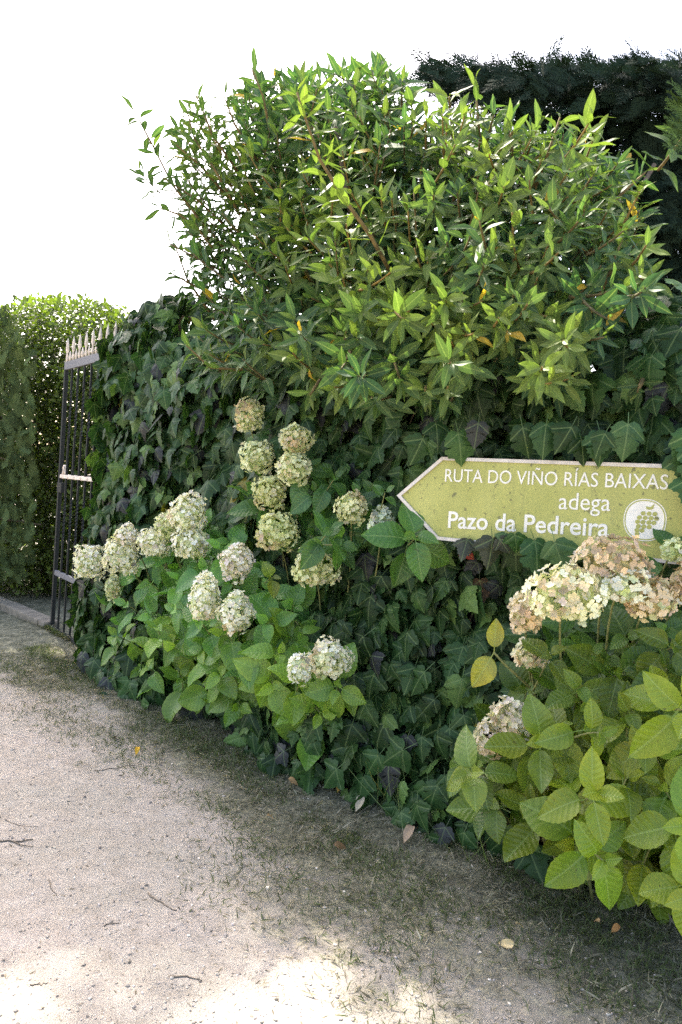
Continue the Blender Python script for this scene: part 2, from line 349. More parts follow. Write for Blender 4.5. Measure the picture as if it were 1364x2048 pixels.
# ------------------------------------------------------------------ ground, path, verge, kerb
def gz(x, y):
    d = side_dist(x, y); p = np.stack([x, y], -1)
    return .010*vnoise(p, 1.2, 3)+.004*vnoise(p, 5, 4)+.0025*vnoise(p, 17, 5)+.035*np.exp(-(np.clip(d, 0, 9)/.45)**2)
def vergeness(x, y):
    d = side_dist(x, y); p = np.stack([x, y], -1)
    wdt = np.interp(x, [-3.5, -2, -1.0, -.2, .4, 1.0, 2], [.66, .63, .52, .82, .93, .90, .90])
    v = 1.20-d/wdt*.66+.22*vnoise(p, 2.4, 9)+.12*vnoise(p, 7, 8)
    far = np.clip((y-5.6)/1.2, 0, 1)*.35
    return np.clip(v+far*(d < 2.2), 0, 1)
def ground_sheet():
    big = MB(); S = 900
    big.add([(-S, -S, -.03), (S, -S, -.03), (S, S, -.03), (-S, S, -.03)], [(0, 1, 2, 3)], (.15, 0, 0))
    props(big.build('ground', M_GROUND), kind='structure')
    xs = np.concatenate([np.arange(-9, -2.5, .12), np.arange(-2.5, 2.5, .035), np.arange(2.5, 6, .12)])
    ys = np.concatenate([np.arange(-2.5, 1.4, .12), np.arange(1.4, 5.5, .035), np.arange(5.5, 13, .1)])
    X, Y = np.meshgrid(xs, ys); Z = gz(X, Y); nx, ny = len(xs), len(ys)
    V = np.stack([X, Y, Z], -1).reshape(-1, 3); ve = vergeness(X, Y).reshape(-1)
    ii = (np.arange(ny-1)[:, None]*nx+np.arange(nx-1)[None, :]).ravel(); Q = np.stack([ii, ii+1, ii+1+nx, ii+nx], 1)
    dq = side_dist(V[Q].mean(1)[:, 0], V[Q].mean(1)[:, 1]) < np.interp(V[Q].mean(1)[:, 0], [-3.5, -2, -1, -.2, .4, 1, 2], [.9, .8, .45, .8, .95, .9, .9])
    for nm, msk in (('verge', dq), ('path', ~dq)):
        q = Q[msk]; u, inv = np.unique(q, return_inverse=True); q = inv.reshape(q.shape)
        T = np.stack([ve[u], ve[u]*0, ve[u]*0, ve[u]*0+1], 1)
        me = mesh_np(nm, V[u], q.ravel(), np.arange(len(q))*4, np.full(len(q), 4), {'tint': ('FLOAT_COLOR', T)}); props(link(nm, me, M_GROUND), kind='structure')
ground_sheet()
def kerb():
    mb = MB(); a, b = G(-260, 1095), G(104, 1266)
    d = unit(b-a); n = np.array([-d[1], d[0], 0]); L = np.linalg.norm(b-a); x = 0; k = 0
    while x < L:
        l = min(rng.uniform(.7, 1.0), L-x); c = a+d*(x+l/2)+np.array([0, 0, .03])
        mb.box(c+n*rng.normal()*.004, l/2-.006, .075, .07+rng.normal()*.004, np.stack([d, n, [0, 0, 1]], 1), rng.uniform(.7, .9)*np.array([1, .93, .82]), .012); x += l; k += 1
    props(mb.build('kerb', M_STONE, smooth=False), kind='structure')
kerb()

# ------------------------------------------------------------------ gravel, grass, litter
def pebbles():
    import bmesh
    tm = []
    for s in range(4):
        bm = bmesh.new(); bmesh.ops.create_icosphere(bm, subdivisions=1, radius=1); r = np.random.default_rng(s)
        V = np.array([v.co[:] for v in bm.verts])*(1+r.normal(size=(len(bm.verts), 1))*.14)*np.array([1, .75, .55]); F = [tuple(v.index for v in f.verts) for f in bm.faces]; bm.free()
        tm.append((V, F, np.zeros((len(V), 3))))
    sc = Scatter(tm); n = 13000
    dep = 1.5+5.0*rng.random(n)**1.9; k = rng.uniform(-.62, .62, n); x = dep*k; y = dep
    ve = vergeness(x, y); z = gz(x, y)
    for i in range(n):
        if rng.random() < ve[i]*.75: continue
        s = .0018+.0018*rng.exponential(); s = min(s, .008)
        if rng.random() < .0015: s = rng.uniform(.009, .013)
        an = rng.uniform(0, 6.28); M = np.array([[math.cos(an), -math.sin(an), 0], [math.sin(an), math.cos(an), 0], [0, 0, 1]])*s
        g = rng.choice([.45, .8, 1.0, 1.25, 1.7], p=[.1, .25, .3, .22, .13]); sc.put((x[i], y[i], z[i]+s*.25), M, np.array([g, g*rng.uniform(.95, 1.0), g*rng.uniform(.88, 1.0)]))
    props(sc.build('gravel', M_PEBBLE, smooth=False), 'fine pale gravel strewn over the sandy path', 'gravel', kind='stuff')
pebbles()
GB = []
for i in range(5):
    V, F, U = blade(.085, 3, 1, .4, [.05, .3, .6, .9, .2][i], .3, seed=70+i, stalk=0); GB.append((V, F, U))
def grass():
    dry, grn = Scatter(GB), Scatter(GB); n = 240000
    x = rng.uniform(-3.6, 2.0, n); d = rng.uniform(-.1, 1.35, n)
    s0 = rng.uniform(-1.6, WLS[-1]-.6, n); pts = []
    for i in range(n):
        p, nn = wall_at(s0[i]); pts.append(p+nn*d[i])
    pts = np.array(pts); z = gz(pts[:, 0], pts[:, 1]); ve = vergeness(pts[:, 0], pts[:, 1])
    cl = vnoise(pts, 3.0, 21)+.6*vnoise(pts, 9, 22)
    c2 = np.clip(vnoise(pts, 8, 23)+.6*vnoise(pts, 22, 24), -1, 1)
    for i in range(n):
        if rng.random() > ve[i]**1.3*.95: continue
        green = cl[i]+rng.normal()*.4 > .15
        if cl[i] < -.35 and rng.random() < .6: continue
        if c2[i] < -.2 and rng.random() < .5: continue
        an = rng.uniform(0, 6.28); el = R(rng.uniform(25, 75)) if green else R(abs(rng.normal())*22+3)
        if not green and rng.random() < .18: el = R(rng.uniform(30, 70))
        dd = np.array([math.cos(an)*math.cos(el), math.sin(an)*math.cos(el), math.sin(el)])
        L = rng.uniform(.018, .045) if green else rng.uniform(.010, .032)+.03*(rng.random() < .10)
        M = frame(dd, jit([0, 0, 1], .4), L, rng.uniform(.8, 1.7))
        if green: c = np.array([.062, .092, .034])*rng.uniform(.6, 1.4)+np.array([.03, .02, .01])*rng.random()
        else: c = np.array([.33, .30, .225])*rng.uniform(.25, 1.1)*(1+.45*c2[i])
        (grn if green else dry).put((pts[i, 0], pts[i, 1], z[i]+.002+(0 if green else rng.random()*.006)), M, c)
    props(dry.build('dry_grass', M_GRASS), 'straw coloured dry grass clippings covering the verge', 'dry grass', kind='stuff')
    props(grn.build('grass', M_GRASS), 'short green grass growing in patches on the verge', 'grass', kind='stuff')
grass()
def debris():
    sc = Scatter(GB); n = 2600
    dep = 1.6+4.5*rng.random(n)**1.6; x = dep*rng.uniform(-.6, .55, n)
    z = gz(x, dep); ve = vergeness(x, dep)
    for i in range(n):
        if ve[i] > .6: continue
        an = rng.uniform(0, 6.28); c = np.array([.12, .10, .07])*rng.uniform(.5, 2.2)
        sc.put((x[i], dep[i], z[i]+.003), frame([math.cos(an), math.sin(an), rng.normal()*.08], jit([0, 0, 1], .3), rng.uniform(.008, .035), rng.uniform(.6, 2)), c)
    props(sc.build('plant_debris', M_GRASS), 'tiny brown bits of dry plant scattered over the path', 'debris', kind='stuff')
debris()
def twig(a, b, rad, bend, label, side=False):
    rad *= .75; A, B = G(*a), G(*b); t = np.linspace(0, 1, 9)[:, None]; pn = unit(np.cross(B-A, [0, 0, 1]))
    pts = A+(B-A)*t+pn*np.sin(t*math.pi)*bend*np.linalg.norm(B-A)+pn*rng.normal(size=(9, 1))*.003
    pts[:, 2] = gz(pts[:, 0], pts[:, 1])+rad*.8; mb = MB(); mb.tube(pts, np.linspace(rad, rad*.45, 9), 6, rng.uniform(.8, 1.3)*np.ones(3))
    if side:
        q = pts[5]; mb.tube([q, q+unit(B-A)*.04+pn*.03, q+unit(B-A)*.08+pn*.04], [rad*.6, rad*.5, rad*.3], 5)
    o = mb.build('twig', M_TWIG); me = o.data; c = Vector(pts.mean(0)); me.transform(Matrix.Translation(-c)); o.location = c
    props(o, label, 'twig', 'twigs lying on the path')
twig((-30, 1680), (66, 1680), .006, .05, 'mossy brown twig cut off by the left edge of the path', True)
twig((296, 1785), (352, 1822), .004, .02, 'straight dark stick lying alone in the middle of the gravel path')
twig((338, 1955), (404, 1962), .004, -.12, 'curved grey twig on the sand beside the sunlit patch')
twig((200, 1452), (226, 1480), .0028, .02, 'thin dry stem whose end touches the dark scrap on the path')
twig((188, 1543), (270, 1532), .003, .04, 'long thin brown stem lying level just below the yellow fallen leaf')
twig((10, 1638), (76, 1652), .0025, .10, 'fine forked stem above the mossy twig on the path', True)
twig((208, 1853), (240, 1849), .0028, -.15, 'short bent twig left of the bare sandy patch')
twig((100, 1760), (116, 1790), .0028, .1, 'little upright looking twig near the left side of the sand')
twig((60, 1972), (96, 1966), .003, .05, 'short stick at the rim of the left sunlit patch')
twig((836, 1630), (1020, 1655), .0024, .03, 'pale straw stem lying in the dark grass under the hydrangea')
twig((1034, 1946), (1136, 1932), .0024, .05, 'pale bent straw in the lower verge left of its twin straw')
twig((1180, 1940), (1290, 1946), .0024, .03, 'pale straight straw in the lower verge near the right edge')
def fallen(px, py, size, col, label, curl=2, up=.5):
    p = G(px, py); V, F, U = HYDR[curl]; an = rng.uniform(0, 6.28)
    M = frame([math.cos(an), math.sin(an), .1], jit([0, -.3, 1], up*.6), size, .75); mb = MB(); W = V@M.T; W[:, 2] -= W[:, 2].min()-.004
    mb.add(W, F, col, U); o = mb.build('fallen_leaf', M_DRY); o.location = (p[0], p[1], gz(p[0], p[1])); props(o, label, 'leaf', 'fallen leaves on the ground')
YEL, TAN, BRN = (.55, .33, .03), (.42, .28, .14), (.20, .12, .06)
fallen(277, 1508, .055, YEL, 'bright yellow fallen leaf on the path edge')
fallen(683, 1590, .07, (.50, .30, .07), 'curled ochre leaf on the grass just under the ivy')
fallen(726, 1625, .085, (.50, .42, .30), 'pale cream dead leaf beside a dry stalk below the ivy')
fallen(805, 1628, .10, (.48, .32, .08), 'large ochre leaf leaning against the foot of the ivy')
fallen(816, 1650, .065, TAN, 'tan curled leaf just in front of the large ochre one')
fallen(828, 1690, .09, (.36, .26, .18), 'light brown folded leaf lying out on the dry grass')
fallen(664, 1702, .06, BRN, 'dark brown shrivelled leaf in the middle of the verge')
fallen(922, 1670, .06, (.38, .20, .05), 'orange brown leaf standing on edge under the right hydrangea')
fallen(530, 1648, .05, TAN, 'small tan leaf among straw nearer the gravel')
fallen(575, 1575, .06, (.40, .25, .12), 'reddish tan leaf in the grass near the ivy corner')
fallen(1032, 1905, .06, (.62, .48, .26), 'pale yellow leaf scrap lowest in the verge')
fallen(1200, 1873, .05, (.55, .36, .18), 'peach coloured leaf scrap in the verge beneath the hanging leaves')
fallen(1238, 1875, .045, (.45, .22, .08), 'rusty leaf scrap right of the peach coloured one')
fallen(1028, 1868, .04, (.60, .46, .22), 'tiny straw yellow leaf scrap above the lowest pale one')
fallen(237, 1487, .05, (.10, .085, .07), 'dark curled leaf scrap on the path at the stem end')

# ------------------------------------------------------------------ ivy on the wall and on the gate pillar
def top_of(s): return np.interp(s, [-.35, -.1, .25, .7, 1.2, 1.8, 2.6, 4.0, 6.5], [1.9, 2.45, 2.75, 2.86, 2.72, 2.5, 2.4, 2.35, 2.45])+.05*math.sin(s*7)+.03*math.sin(s*17)
def ivy_tint(pos, back=0.0):
    n = vnoise(np.asarray(pos)[None], 2.2, 31)[0]
    c = np.array([.023, .056, .016])*(1+.3*n)*rng.uniform(.65, 1.35); r = rng.random()
    if r < .10: c = np.array([.085, .15, .04])*rng.uniform(.8, 1.25)          # young light leaf
    elif r < .155: c = np.array([.032, .036, .036])*rng.uniform(.7, 1.3)        # bronze purple leaf
    elif r < .157: c = np.array([.20, .17, .03])
    elif r < .162: c = np.array([.10, .06, .03])
    elif r < .27: c = c*np.array([1.5, 1.35, 1.2])
    return c
SIGN_T = P(796, 992, 3.16); SIGN_N = np.array([-1479., -2185., 0])/math.hypot(1479, 2185)
def ivy():
    pil = thing('creeper', (WL[0][0], WL[0][1], 0), 'dark creeper swallowing the gate pillar in a rounded mound', 'creeper')
    wal = thing('creeper', (.6, 3.2, 0), 'lobed leaf creeper covering the long wall around the green sign', 'creeper')
    A, B = Scatter(IVY), Scatter(IVY); stA, stB = MB(), MB()
    def one(s, z, off, sc, kind):
        p, n = wall_at(s); n3 = np.array([n[0], n[1], 0.]); t3 = np.array([-n[1], n[0], 0.])
        tp = top_of(s); u = z/tp
        # rounded head: towards the top the skin leans back over the wall
        b = -.04+.06*math.sin(2.3*s+1.3*z)+.04*math.sin(5*s-3*z)
        if s < 1.9: b += .30*(1-max(0, s)/1.9)**.8
        lean = max(0, (z-(tp-.45))/.45); back = -.42*lean**2.2
        foot = .22*max(0, 1-z/.9)**.7*min(1, max(0, s-.6)/.8)
        nn = unit(n3+np.array([0, 0, 1.3])*lean**1.5)
        if s < .79:                                                     # wraps round the end
            e = (.79-s)/.5; ang = min(1.35, e*1.9); nn = unit(nn*math.cos(ang)-t3*math.sin(ang)); 
            pos3 = np.array([p[0], p[1], z])+n3*(b+back+off-.28*e**1.5)
        else: pos3 = np.array([p[0], p[1], z])+n3*(b+back+off+foot)
        out = jit(nn+np.array([0, 0, .25]), .46)
        d = jit(np.array([0, 0, -1.0])+nn*.25+t3*rng.normal()*.55, .15)
        M = frame(d, out, sc, rng.uniform(.92, 1.15), rng.normal()*.12)
        (A if s < 1.55 else B).put(pos3, M, ivy_tint(pos3))
    smax = 5.6
    for lay, (off, gap, s_) in enumerate([(.02, .060, .122), (-.07, .072, .124), (-.16, .09, .13)]):
        s = .26
        while s < smax:
            z = rng.uniform(0.02, .1)
            while z < top_of(s)+.02:
                if not (lay == 0 and rng.random() < .10):
                    ss = s+rng.normal()*.04
                    if ss < 5.7: one(ss, z+rng.normal()*.025, off+rng.normal()*.035, s_*rng.choice([.55, .8, 1.0, 1.12], p=[.18, .27, .33, .22])*rng.uniform(.85, 1.18), lay)
                z += gap*rng.uniform(.75, 1.25)
            s += gap*.95
    for s0 in np.arange(.6, 5.6, .16):                              # stems
        p, n = wall_at(s0); z = 0; pts = []
        s = s0
        while z < top_of(s0)*rng.uniform(.6, 1.0):
            q, n = wall_at(s); pts.append((q[0]-n[0]*(.16+.02*rng.random()), q[1]-n[1]*(.16+.02*rng.random()), z)); z += .16; s += rng.normal()*.05
        if len(pts) > 2: (stA if s0 < 1.55 else stB).tube(pts, np.linspace(.010, .004, len(pts)), 5)
    for px, py, dp0, sz in ((838, 905, 3.1, .12), (925, 905, 3.02, .13), (950, 898, 3.0, .10), (1060, 905, 2.93, .14), (1045, 885, 2.93, .12), (1140, 910, 2.86, .11), (1175, 905, 2.84, .10), (1190, 895, 2.83, .12), (1255, 905, 2.78, .12),
                           (1345, 890, 2.70, .14), (1330, 925, 2.70, .13), (1360, 940, 2.68, .15), (1345, 975, 2.68, .12), (1372, 990, 2.66, .13), (1385, 930, 2.66, .15), (1375, 1030, 2.65, .12), (1400, 960, 2.64, .14), (1352, 912, 0, .15), (1372, 960, 0, .14), (1390, 1010, 0, .14), (1362, 1010, 0, .12), (1318, 905, 0, .11), (1222, 902, 0, .09), (1000, 893, 0, .12), (885, 898, 0, .10), (1100, 895, 0, .12), (868, 920, 0, .07),
                           (935, 1095, 3.0, .09), (985, 1100, 2.98, .12), (1030, 1085, 2.93, .08), (1070, 1105, 2.9, .13), (1110, 1108, 2.88, .12), (1010, 1078, 2.93, .06), (1000, 1092, 2.95, .07)):
        if py < 925 and px < 1320: py -= 26
        if px > 1325: px += 42
        if py < 905 and px < 1320:
            py += rng.uniform(-10, 26); px += rng.uniform(-14, 14)
            if rng.random() < .3: continue
        r_ = ray(px, py-sz*180); c0 = np.array([0, 0, CAM_H]); q = c0+r_*(((SIGN_T-c0)@SIGN_N)/(r_@SIGN_N)-rng.uniform(.045, .09))
        B.put(q, frame(jit([.05, -.1, -1], .25), jit([-.2, -1, .35], .25), sz), np.minimum(ivy_tint(q)*1.15, [.05, .10, .035]))
    A.build('foliage', M_IVY, pil); stA.build('stem', M_BARK, pil); B.build('foliage', M_IVY, wal); stB.build('stem', M_BARK, wal)
    o = props(MB_red(wal), 'single red leaf just under the sign')
def MB_red(parent):
    mb = MB(); V, F, U = IVY[1]; p = P(925, 1098, 3.08); M = frame([.75, -.1, -.5], [.2, -1, .3], .065); mb.add(p+V@M.T, F, (.26, .045, .035), U); return mb.build('leaf', M_IVY, parent)
ivy()
def walls():  # unseen stone wall added behind the creeper to keep leaf gaps dark
    mb = MB(); S = list(np.arange(.5, 6.7, .35)); V, F = [], []
    for s in S:
        p, n = wall_at(s); tp = top_of(s)-.32
        for o, z in ((-.26, -.05), (-.28, tp), (-.56, tp), (-.54, -.05)): V.append((p[0]+n[0]*o, p[1]+n[1]*o, z))
    for i in range(len(S)-1):
        for k in range(4): F.append((i*4+k, i*4+(k+1) % 4, i*4+4+(k+1) % 4, i*4+4+k))
    F += [(0, 3, 2, 1), tuple(len(V)-4+k for k in range(4))]
    mb.add(V, F); props(mb.build('added_backing_wall', M_STONE, smooth=False), 'rough granite wall added unseen behind the creeper to darken its gaps', 'wall')
walls()

# ------------------------------------------------------------------ sign
def sign():
    T = P(796, 992, 3.16); d = np.array([2185., -1479., 0]); d /= np.linalg.norm(d); nn = np.array([d[1], -d[0], 0])
    if nn[1] > 0: nn = -nn
    def uv(px, py):
        """where a pixel's ray meets the board: (along, up) in metres from the tip"""
        r = ray(px, py); c = np.array([0, 0, CAM_H]); t = ((T-c)@nn)/(r@nn); q = c+r*t-T; return np.array([q@d, q[2]])
    root = thing('road_sign', T, 'olive green arrow shaped wine route sign with white border half hidden in the creeper', 'sign')
    def w3(u, v, o=0.0): return T+d*u+np.array([0, 0, v])+nn*o
    tl, bl = uv(886, 913), uv(897, 1083); vt = uv(1100, 921)[1]; vb = uv(1050, 1097)[1]; U1 = uv(1420, 1000)[0]; ut = tl[0]
    def plate(pts, z0, z1):
        n = len(pts); V = [w3(u, v, z0) for u, v in pts]+[w3(u, v, z1) for u, v in pts]
        return V, [tuple(range(n))[::-1], tuple(range(n, 2*n))]+[(i, (i+1) % n, n+(i+1) % n, n+i) for i in range(n)]
    vm = (vt+vb)/2
    outer = [(0, vm), (ut, vt), (U1, vt), (U1, vb), (ut, vb)]
    def inset(pts, k):
        c = np.mean(pts, 0); P_ = [np.array(p) for p in pts]; out = []
        n = len(P_)
        for i in range(n):
            a, b, e = P_[i-1], P_[i], P_[(i+1) % n]; d1, d2 = unit(b-a), unit(e-b)
            n1, n2 = np.array([-d1[1], d1[0]]), np.array([-d2[1], d2[0]])
            if (c-b)@n1 < 0: n1 = -n1
            if (c-b)@n2 < 0: n2 = -n2
            m = unit(n1+n2); out.append(tuple(b+m*k/(m@n1)))
        return out
    i1 = inset(outer, .0135)
    mb = MB(); mb.add(*plate(i1, -.012, .004)); mb.build('panel', M_SIGN, root, smooth=False)
    mb = MB(); n = len(outer); V = []
    for z in (-.016, .012):
        V += [w3(u, v, z) for u, v in outer]+[w3(u, v, z) for u, v in i1]
    F = []
    for i in range(n):
        j = (i+1) % n
        F += [(2*n+i, 2*n+j, 3*n+j, 3*n+i), (i, n+i, n+j, j), (i, j, 2*n+j, 2*n+i), (n+i, 3*n+i, 3*n+j, n+j)]
    mb.add(V, F); fr = mb.build('border_frame', M_WHITE, root, smooth=False)
    for u in (.30, .95):                                              # brackets that carry the board, fixed to the wall
        for v in (vt*.6+vb*.4, vt*.3+vb*.7): mb = MB(); mb.tube([w3(u, v, -.012), w3(u, v, -.46)], .014, 10); mb.build('bracket', M_IRONPALE, root)
    def text(body, a, b, hcap, bold=0.0, align='LEFT', width=None):
        """a: pixel of the text's lower left, b: pixel of its lower right"""
        A, B = uv(*a), uv(*b); cu = bpy.data.curves.new('lettering', 'FONT'); cu.body = body; cu.size = 1; cu.offset = bold; cu.extrude = .004; cu.resolution_u = 4
        to = bpy.data.objects.new('lettering_tmp', cu); COL.objects.link(to); bpy.context.view_layer.update()
        me = bpy.data.meshes.new_from_object(to.evaluated_get(bpy.context.evaluated_depsgraph_get())); bpy.data.objects.remove(to)
        co = np.array([v.co[:] for v in me.vertices]); w_ = co[:, 0].max()-co[:, 0].min(); x0 = co[:, 0].min()
        k = (B[0]-A[0])/w_; kv = hcap/.682
        for v, c in zip(me.vertices, co):
            q = w3(A[0]+(c[0]-x0)*k, A[1]+(B[1]-A[1])*(c[0]-x0)/w_+c[1]*kv, .0050+c[2]*.4); v.co = q
        tn = me.attributes.new('tint', 'FLOAT_COLOR', 'POINT'); tn.data.foreach_set('color', np.ones(len(me.vertices)*4, np.float32))
        o = link('lettering', me, M_LETTER, root)
        return o
    cap = uv(893, 938)[1]-uv(892, 963)[1]
    text('RUTA DO VI\u00d1O R\u00cdAS BAIXAS', (891, 963), (1336, 979), cap)
    cap2 = uv(1135, 992)[1]-uv(1135, 1018)[1]
    text('adega', (1118, 1018), (1221, 1022), cap2*1.28)
    cap3 = uv(898, 1023)[1]-uv(897, 1055)[1]
    text('Pazo da Pedreira', (897, 1055), (1218, 1073), cap3*1.0, .013)
    # grape emblem: white rounded disc with a ring and a bunch of green berries
    c = uv(1290, 1040); rx = (uv(1333, 1042)[0]-uv(1247, 1040)[0])/2; ry = rx*1.04
    def disc(cx, cy, ax, ay, z0, z1, n=40, po=2.0, rot=0.0):
        pts = []
        for i in range(n):
            an = 2*math.pi*i/n; r = 1.0; x, y = ax*math.copysign(abs(math.cos(an))**(2/po), math.cos(an)), ay*math.copysign(abs(math.sin(an))**(2/po), math.sin(an))
            pts.append((cx+x*math.cos(rot)-y*math.sin(rot), cy+x*math.sin(rot)+y*math.cos(rot)))
        return plate(pts, z0, z1)
    em = MB(); em.add(*disc(c[0], c[1], rx, ry, .004, .0052, po=2.25)); emb = em.build('emblem', M_LETTER, root, smooth=False)
    mb = MB(); n = 40
    V = []
    for q in (.955, .90):
        for i in range(n):
            an = 2*math.pi*(i+.5)/n; f = lambda s_: math.copysign(abs(s_)**(2/2.25), s_); V.append(w3(c[0]+rx*q*f(math.cos(an)), c[1]+ry*q*f(math.sin(an)), .0058))
    mb.add(V, [(i, (i+1) % n, n+(i+1) % n, n+i) for i in range(n)]); mb.build('ring', M_SIGN, emb, smooth=False)
    mb = MB(); rb = rx*.118
    rows = [(.46, [-.10, .20, .50]), (.20, [-.28, .02, .32, .60]), (-.06, [-.36, -.08, .22, .48]), (-.32, [-.30, -.02, .26]), (-.56, [-.36, -.10]), (-.78, [-.34])]
    for vy, xs_ in rows:
        for vx in xs_: mb.add(*disc(c[0]+rx*vx*.9, c[1]+ry*vy*.80-.004, rb*1.0, rb*.9, .0053, .0066, 12, rot=.4))
    mb.add(*plate([(c[0]+rx*.05, c[1]+ry*.52), (c[0]+rx*.02, c[1]+ry*.66), (c[0]+rx*.22, c[1]+ry*.62), (c[0]+rx*.40, c[1]+ry*.80), (c[0]+rx*.36, c[1]+ry*.55), (c[0]+rx*.20, c[1]+ry*.50)], .0053, .0066))
    mb.build('grape_bunch', M_SIGN, emb, smooth=False)
sign()

# ------------------------------------------------------------------ iron gate
def gate():
    a, b = G(104, 1266), G(150, 1297); d = unit((b-a)*[1, 1, 0]); root = thing('iron_gate', (a[0], a[1], 0), 'old black wrought iron gate with cream spear tips beside the creeper', 'gate')
    lean = np.array([.022, 0, 0]); n3 = np.array([-d[1], d[0], 0])
    def q(u, z): return np.array([a[0], a[1], .05])+d*u+np.array([0, 0, z])+lean*z
    Hh = 2.33; W = 1.15; ax = lambda: np.stack([d, n3, unit(np.array([0, 0, 1])+lean)], 1)
    M = ax()
    def rail(name, z, hz, mat, hy=.012): mb = MB(); mb.box(q(W/2, z), W/2+.02, hy, hz, M, ch=.002); return mb.build(name, mat, root, smooth=False)
    rail('top_rail', Hh, .035, M_IRONPALE, .014); rail('middle_rail', 1.36, .016, M_SPEAR); rail('lower_rail', .50, .022, M_IRONPALE); rail('bottom_rail', .0, .022, M_IRON)
    for u in (0, W):
        mb = MB(); mb.box(q(u, Hh/2), .016, .016, Hh/2-.03, M, ch=.002); mb.build('stile', M_IRON, root, smooth=False)
    n = 7
    for i in range(1, n):
        u = W*i/n; mb = MB()
        for z0, z1, tw in ((.022, .48, 0), (.522, 1.344, 1), (1.376, Hh-.035, 1)):
            m = 60 if tw else 2; V, F = [], []
            for k in range(m+1):
                t = k/m; z = z0+(z1-z0)*t; an = .78
                if tw: an += max(0, min(1, (t-.35)/.45))*math.pi*6
                for c in range(4):
                    p = q(u, z); r = .0105; aa = an+c*math.pi/2; V.append(p+d*r*math.cos(aa)+n3*r*math.sin(aa))
            for k in range(m):
                for c in range(4): F.append((k*4+c, k*4+(c+1) % 4, k*4+4+(c+1) % 4, k*4+4+c))
            F += [(3, 2, 1, 0), tuple(m*4+c for c in range(4))]; mb.add(V, F)
        mb.build('bar', M_IRON, root, smooth=False)
    for i in range(0, 2*n+1):
        u = W*i/(2*n); tall = i % 2 == 0; h = .21 if tall else .09; mb = MB(); prof = [(0, .007), (.15, .011), (.35, .006), (.5, .015), (.75, .011), (1, .001)] if tall else [(0, .008), (.4, .012), (1, .002)]
        mb.tube([q(u, Hh+.035+h*t) for t, r in prof], [r for t, r in prof], 8); mb.build('spear_tip', M_SPEAR, root)
    mb = MB()
    for sgn in (-1, 1):
        th = np.linspace(0, 4.4, 14); pts = [q(.10+sgn*(.012+.03*math.sin(t*.8)), 1.38+.055*t-.010*t*t)+n3*-.015*sgn for t in th]; mb.tube(pts, np.linspace(.010, .005, 14), 6)
    mb.build('scroll', M_SPEAR, root)
    for i in range(5):
        u = W*(i+.5)/n; mb = MB(); mb.tube([q(u, 1.34), q(u, 1.36), q(u, 1.38)], [.010, .024, .010], 8); mb.build('collar', M_SPEAR, root)
    mb = MB(); mb.box(q(.03, 1.26), .06, .018, .045, M, ch=.004); mb.build('lock_box', M_IRON, root, smooth=False)
    mb = MB(); mb.tube([q(W+.07, -.1), q(W+.07, Hh)], .04, 10); mb.build('hinge_post', M_IRON, root)
gate()

# ------------------------------------------------------------------ hydrangeas
SEP = []
for s in range(4):
    r = np.random.default_rng(90+s); V, F, U = [], [], []
    for k in range(4):
        an = k*math.pi/2+r.normal()*.12; c, s_ = math.cos(an), math.sin(an); L = r.uniform(.85, 1.1); cup = r.uniform(.05, .45)
        prof = [(.02, 0, 0), (.34*L, -.36*L, .08+cup*.25), (.38*L, 0, .01+cup*.15), (.34*L, .36*L, .08+cup*.25), (.70*L, -.47*L, .13+cup*.6), (.72*L, 0, .02+cup*.5), (.70*L, .47*L, .13+cup*.6), (.95*L, -.22*L, .08+cup*1.0), (1.0*L, 0, .03+cup*.95), (.95*L, .22*L, .08+cup*1.0)]
        o = len(V)
        for x, y, z in prof: V.append((x*c-y*s_, x*s_+y*c, z)); U.append((y*.5, x, 0))
        F += [(o, o+1, o+2), (o, o+2, o+3), (o+1, o+4, o+5, o+2), (o+2, o+5, o+6, o+3), (o+4, o+7, o+8, o+5), (o+5, o+8, o+9, o+6)]
    SEP.append((np.array(V), F, np.array(U)))
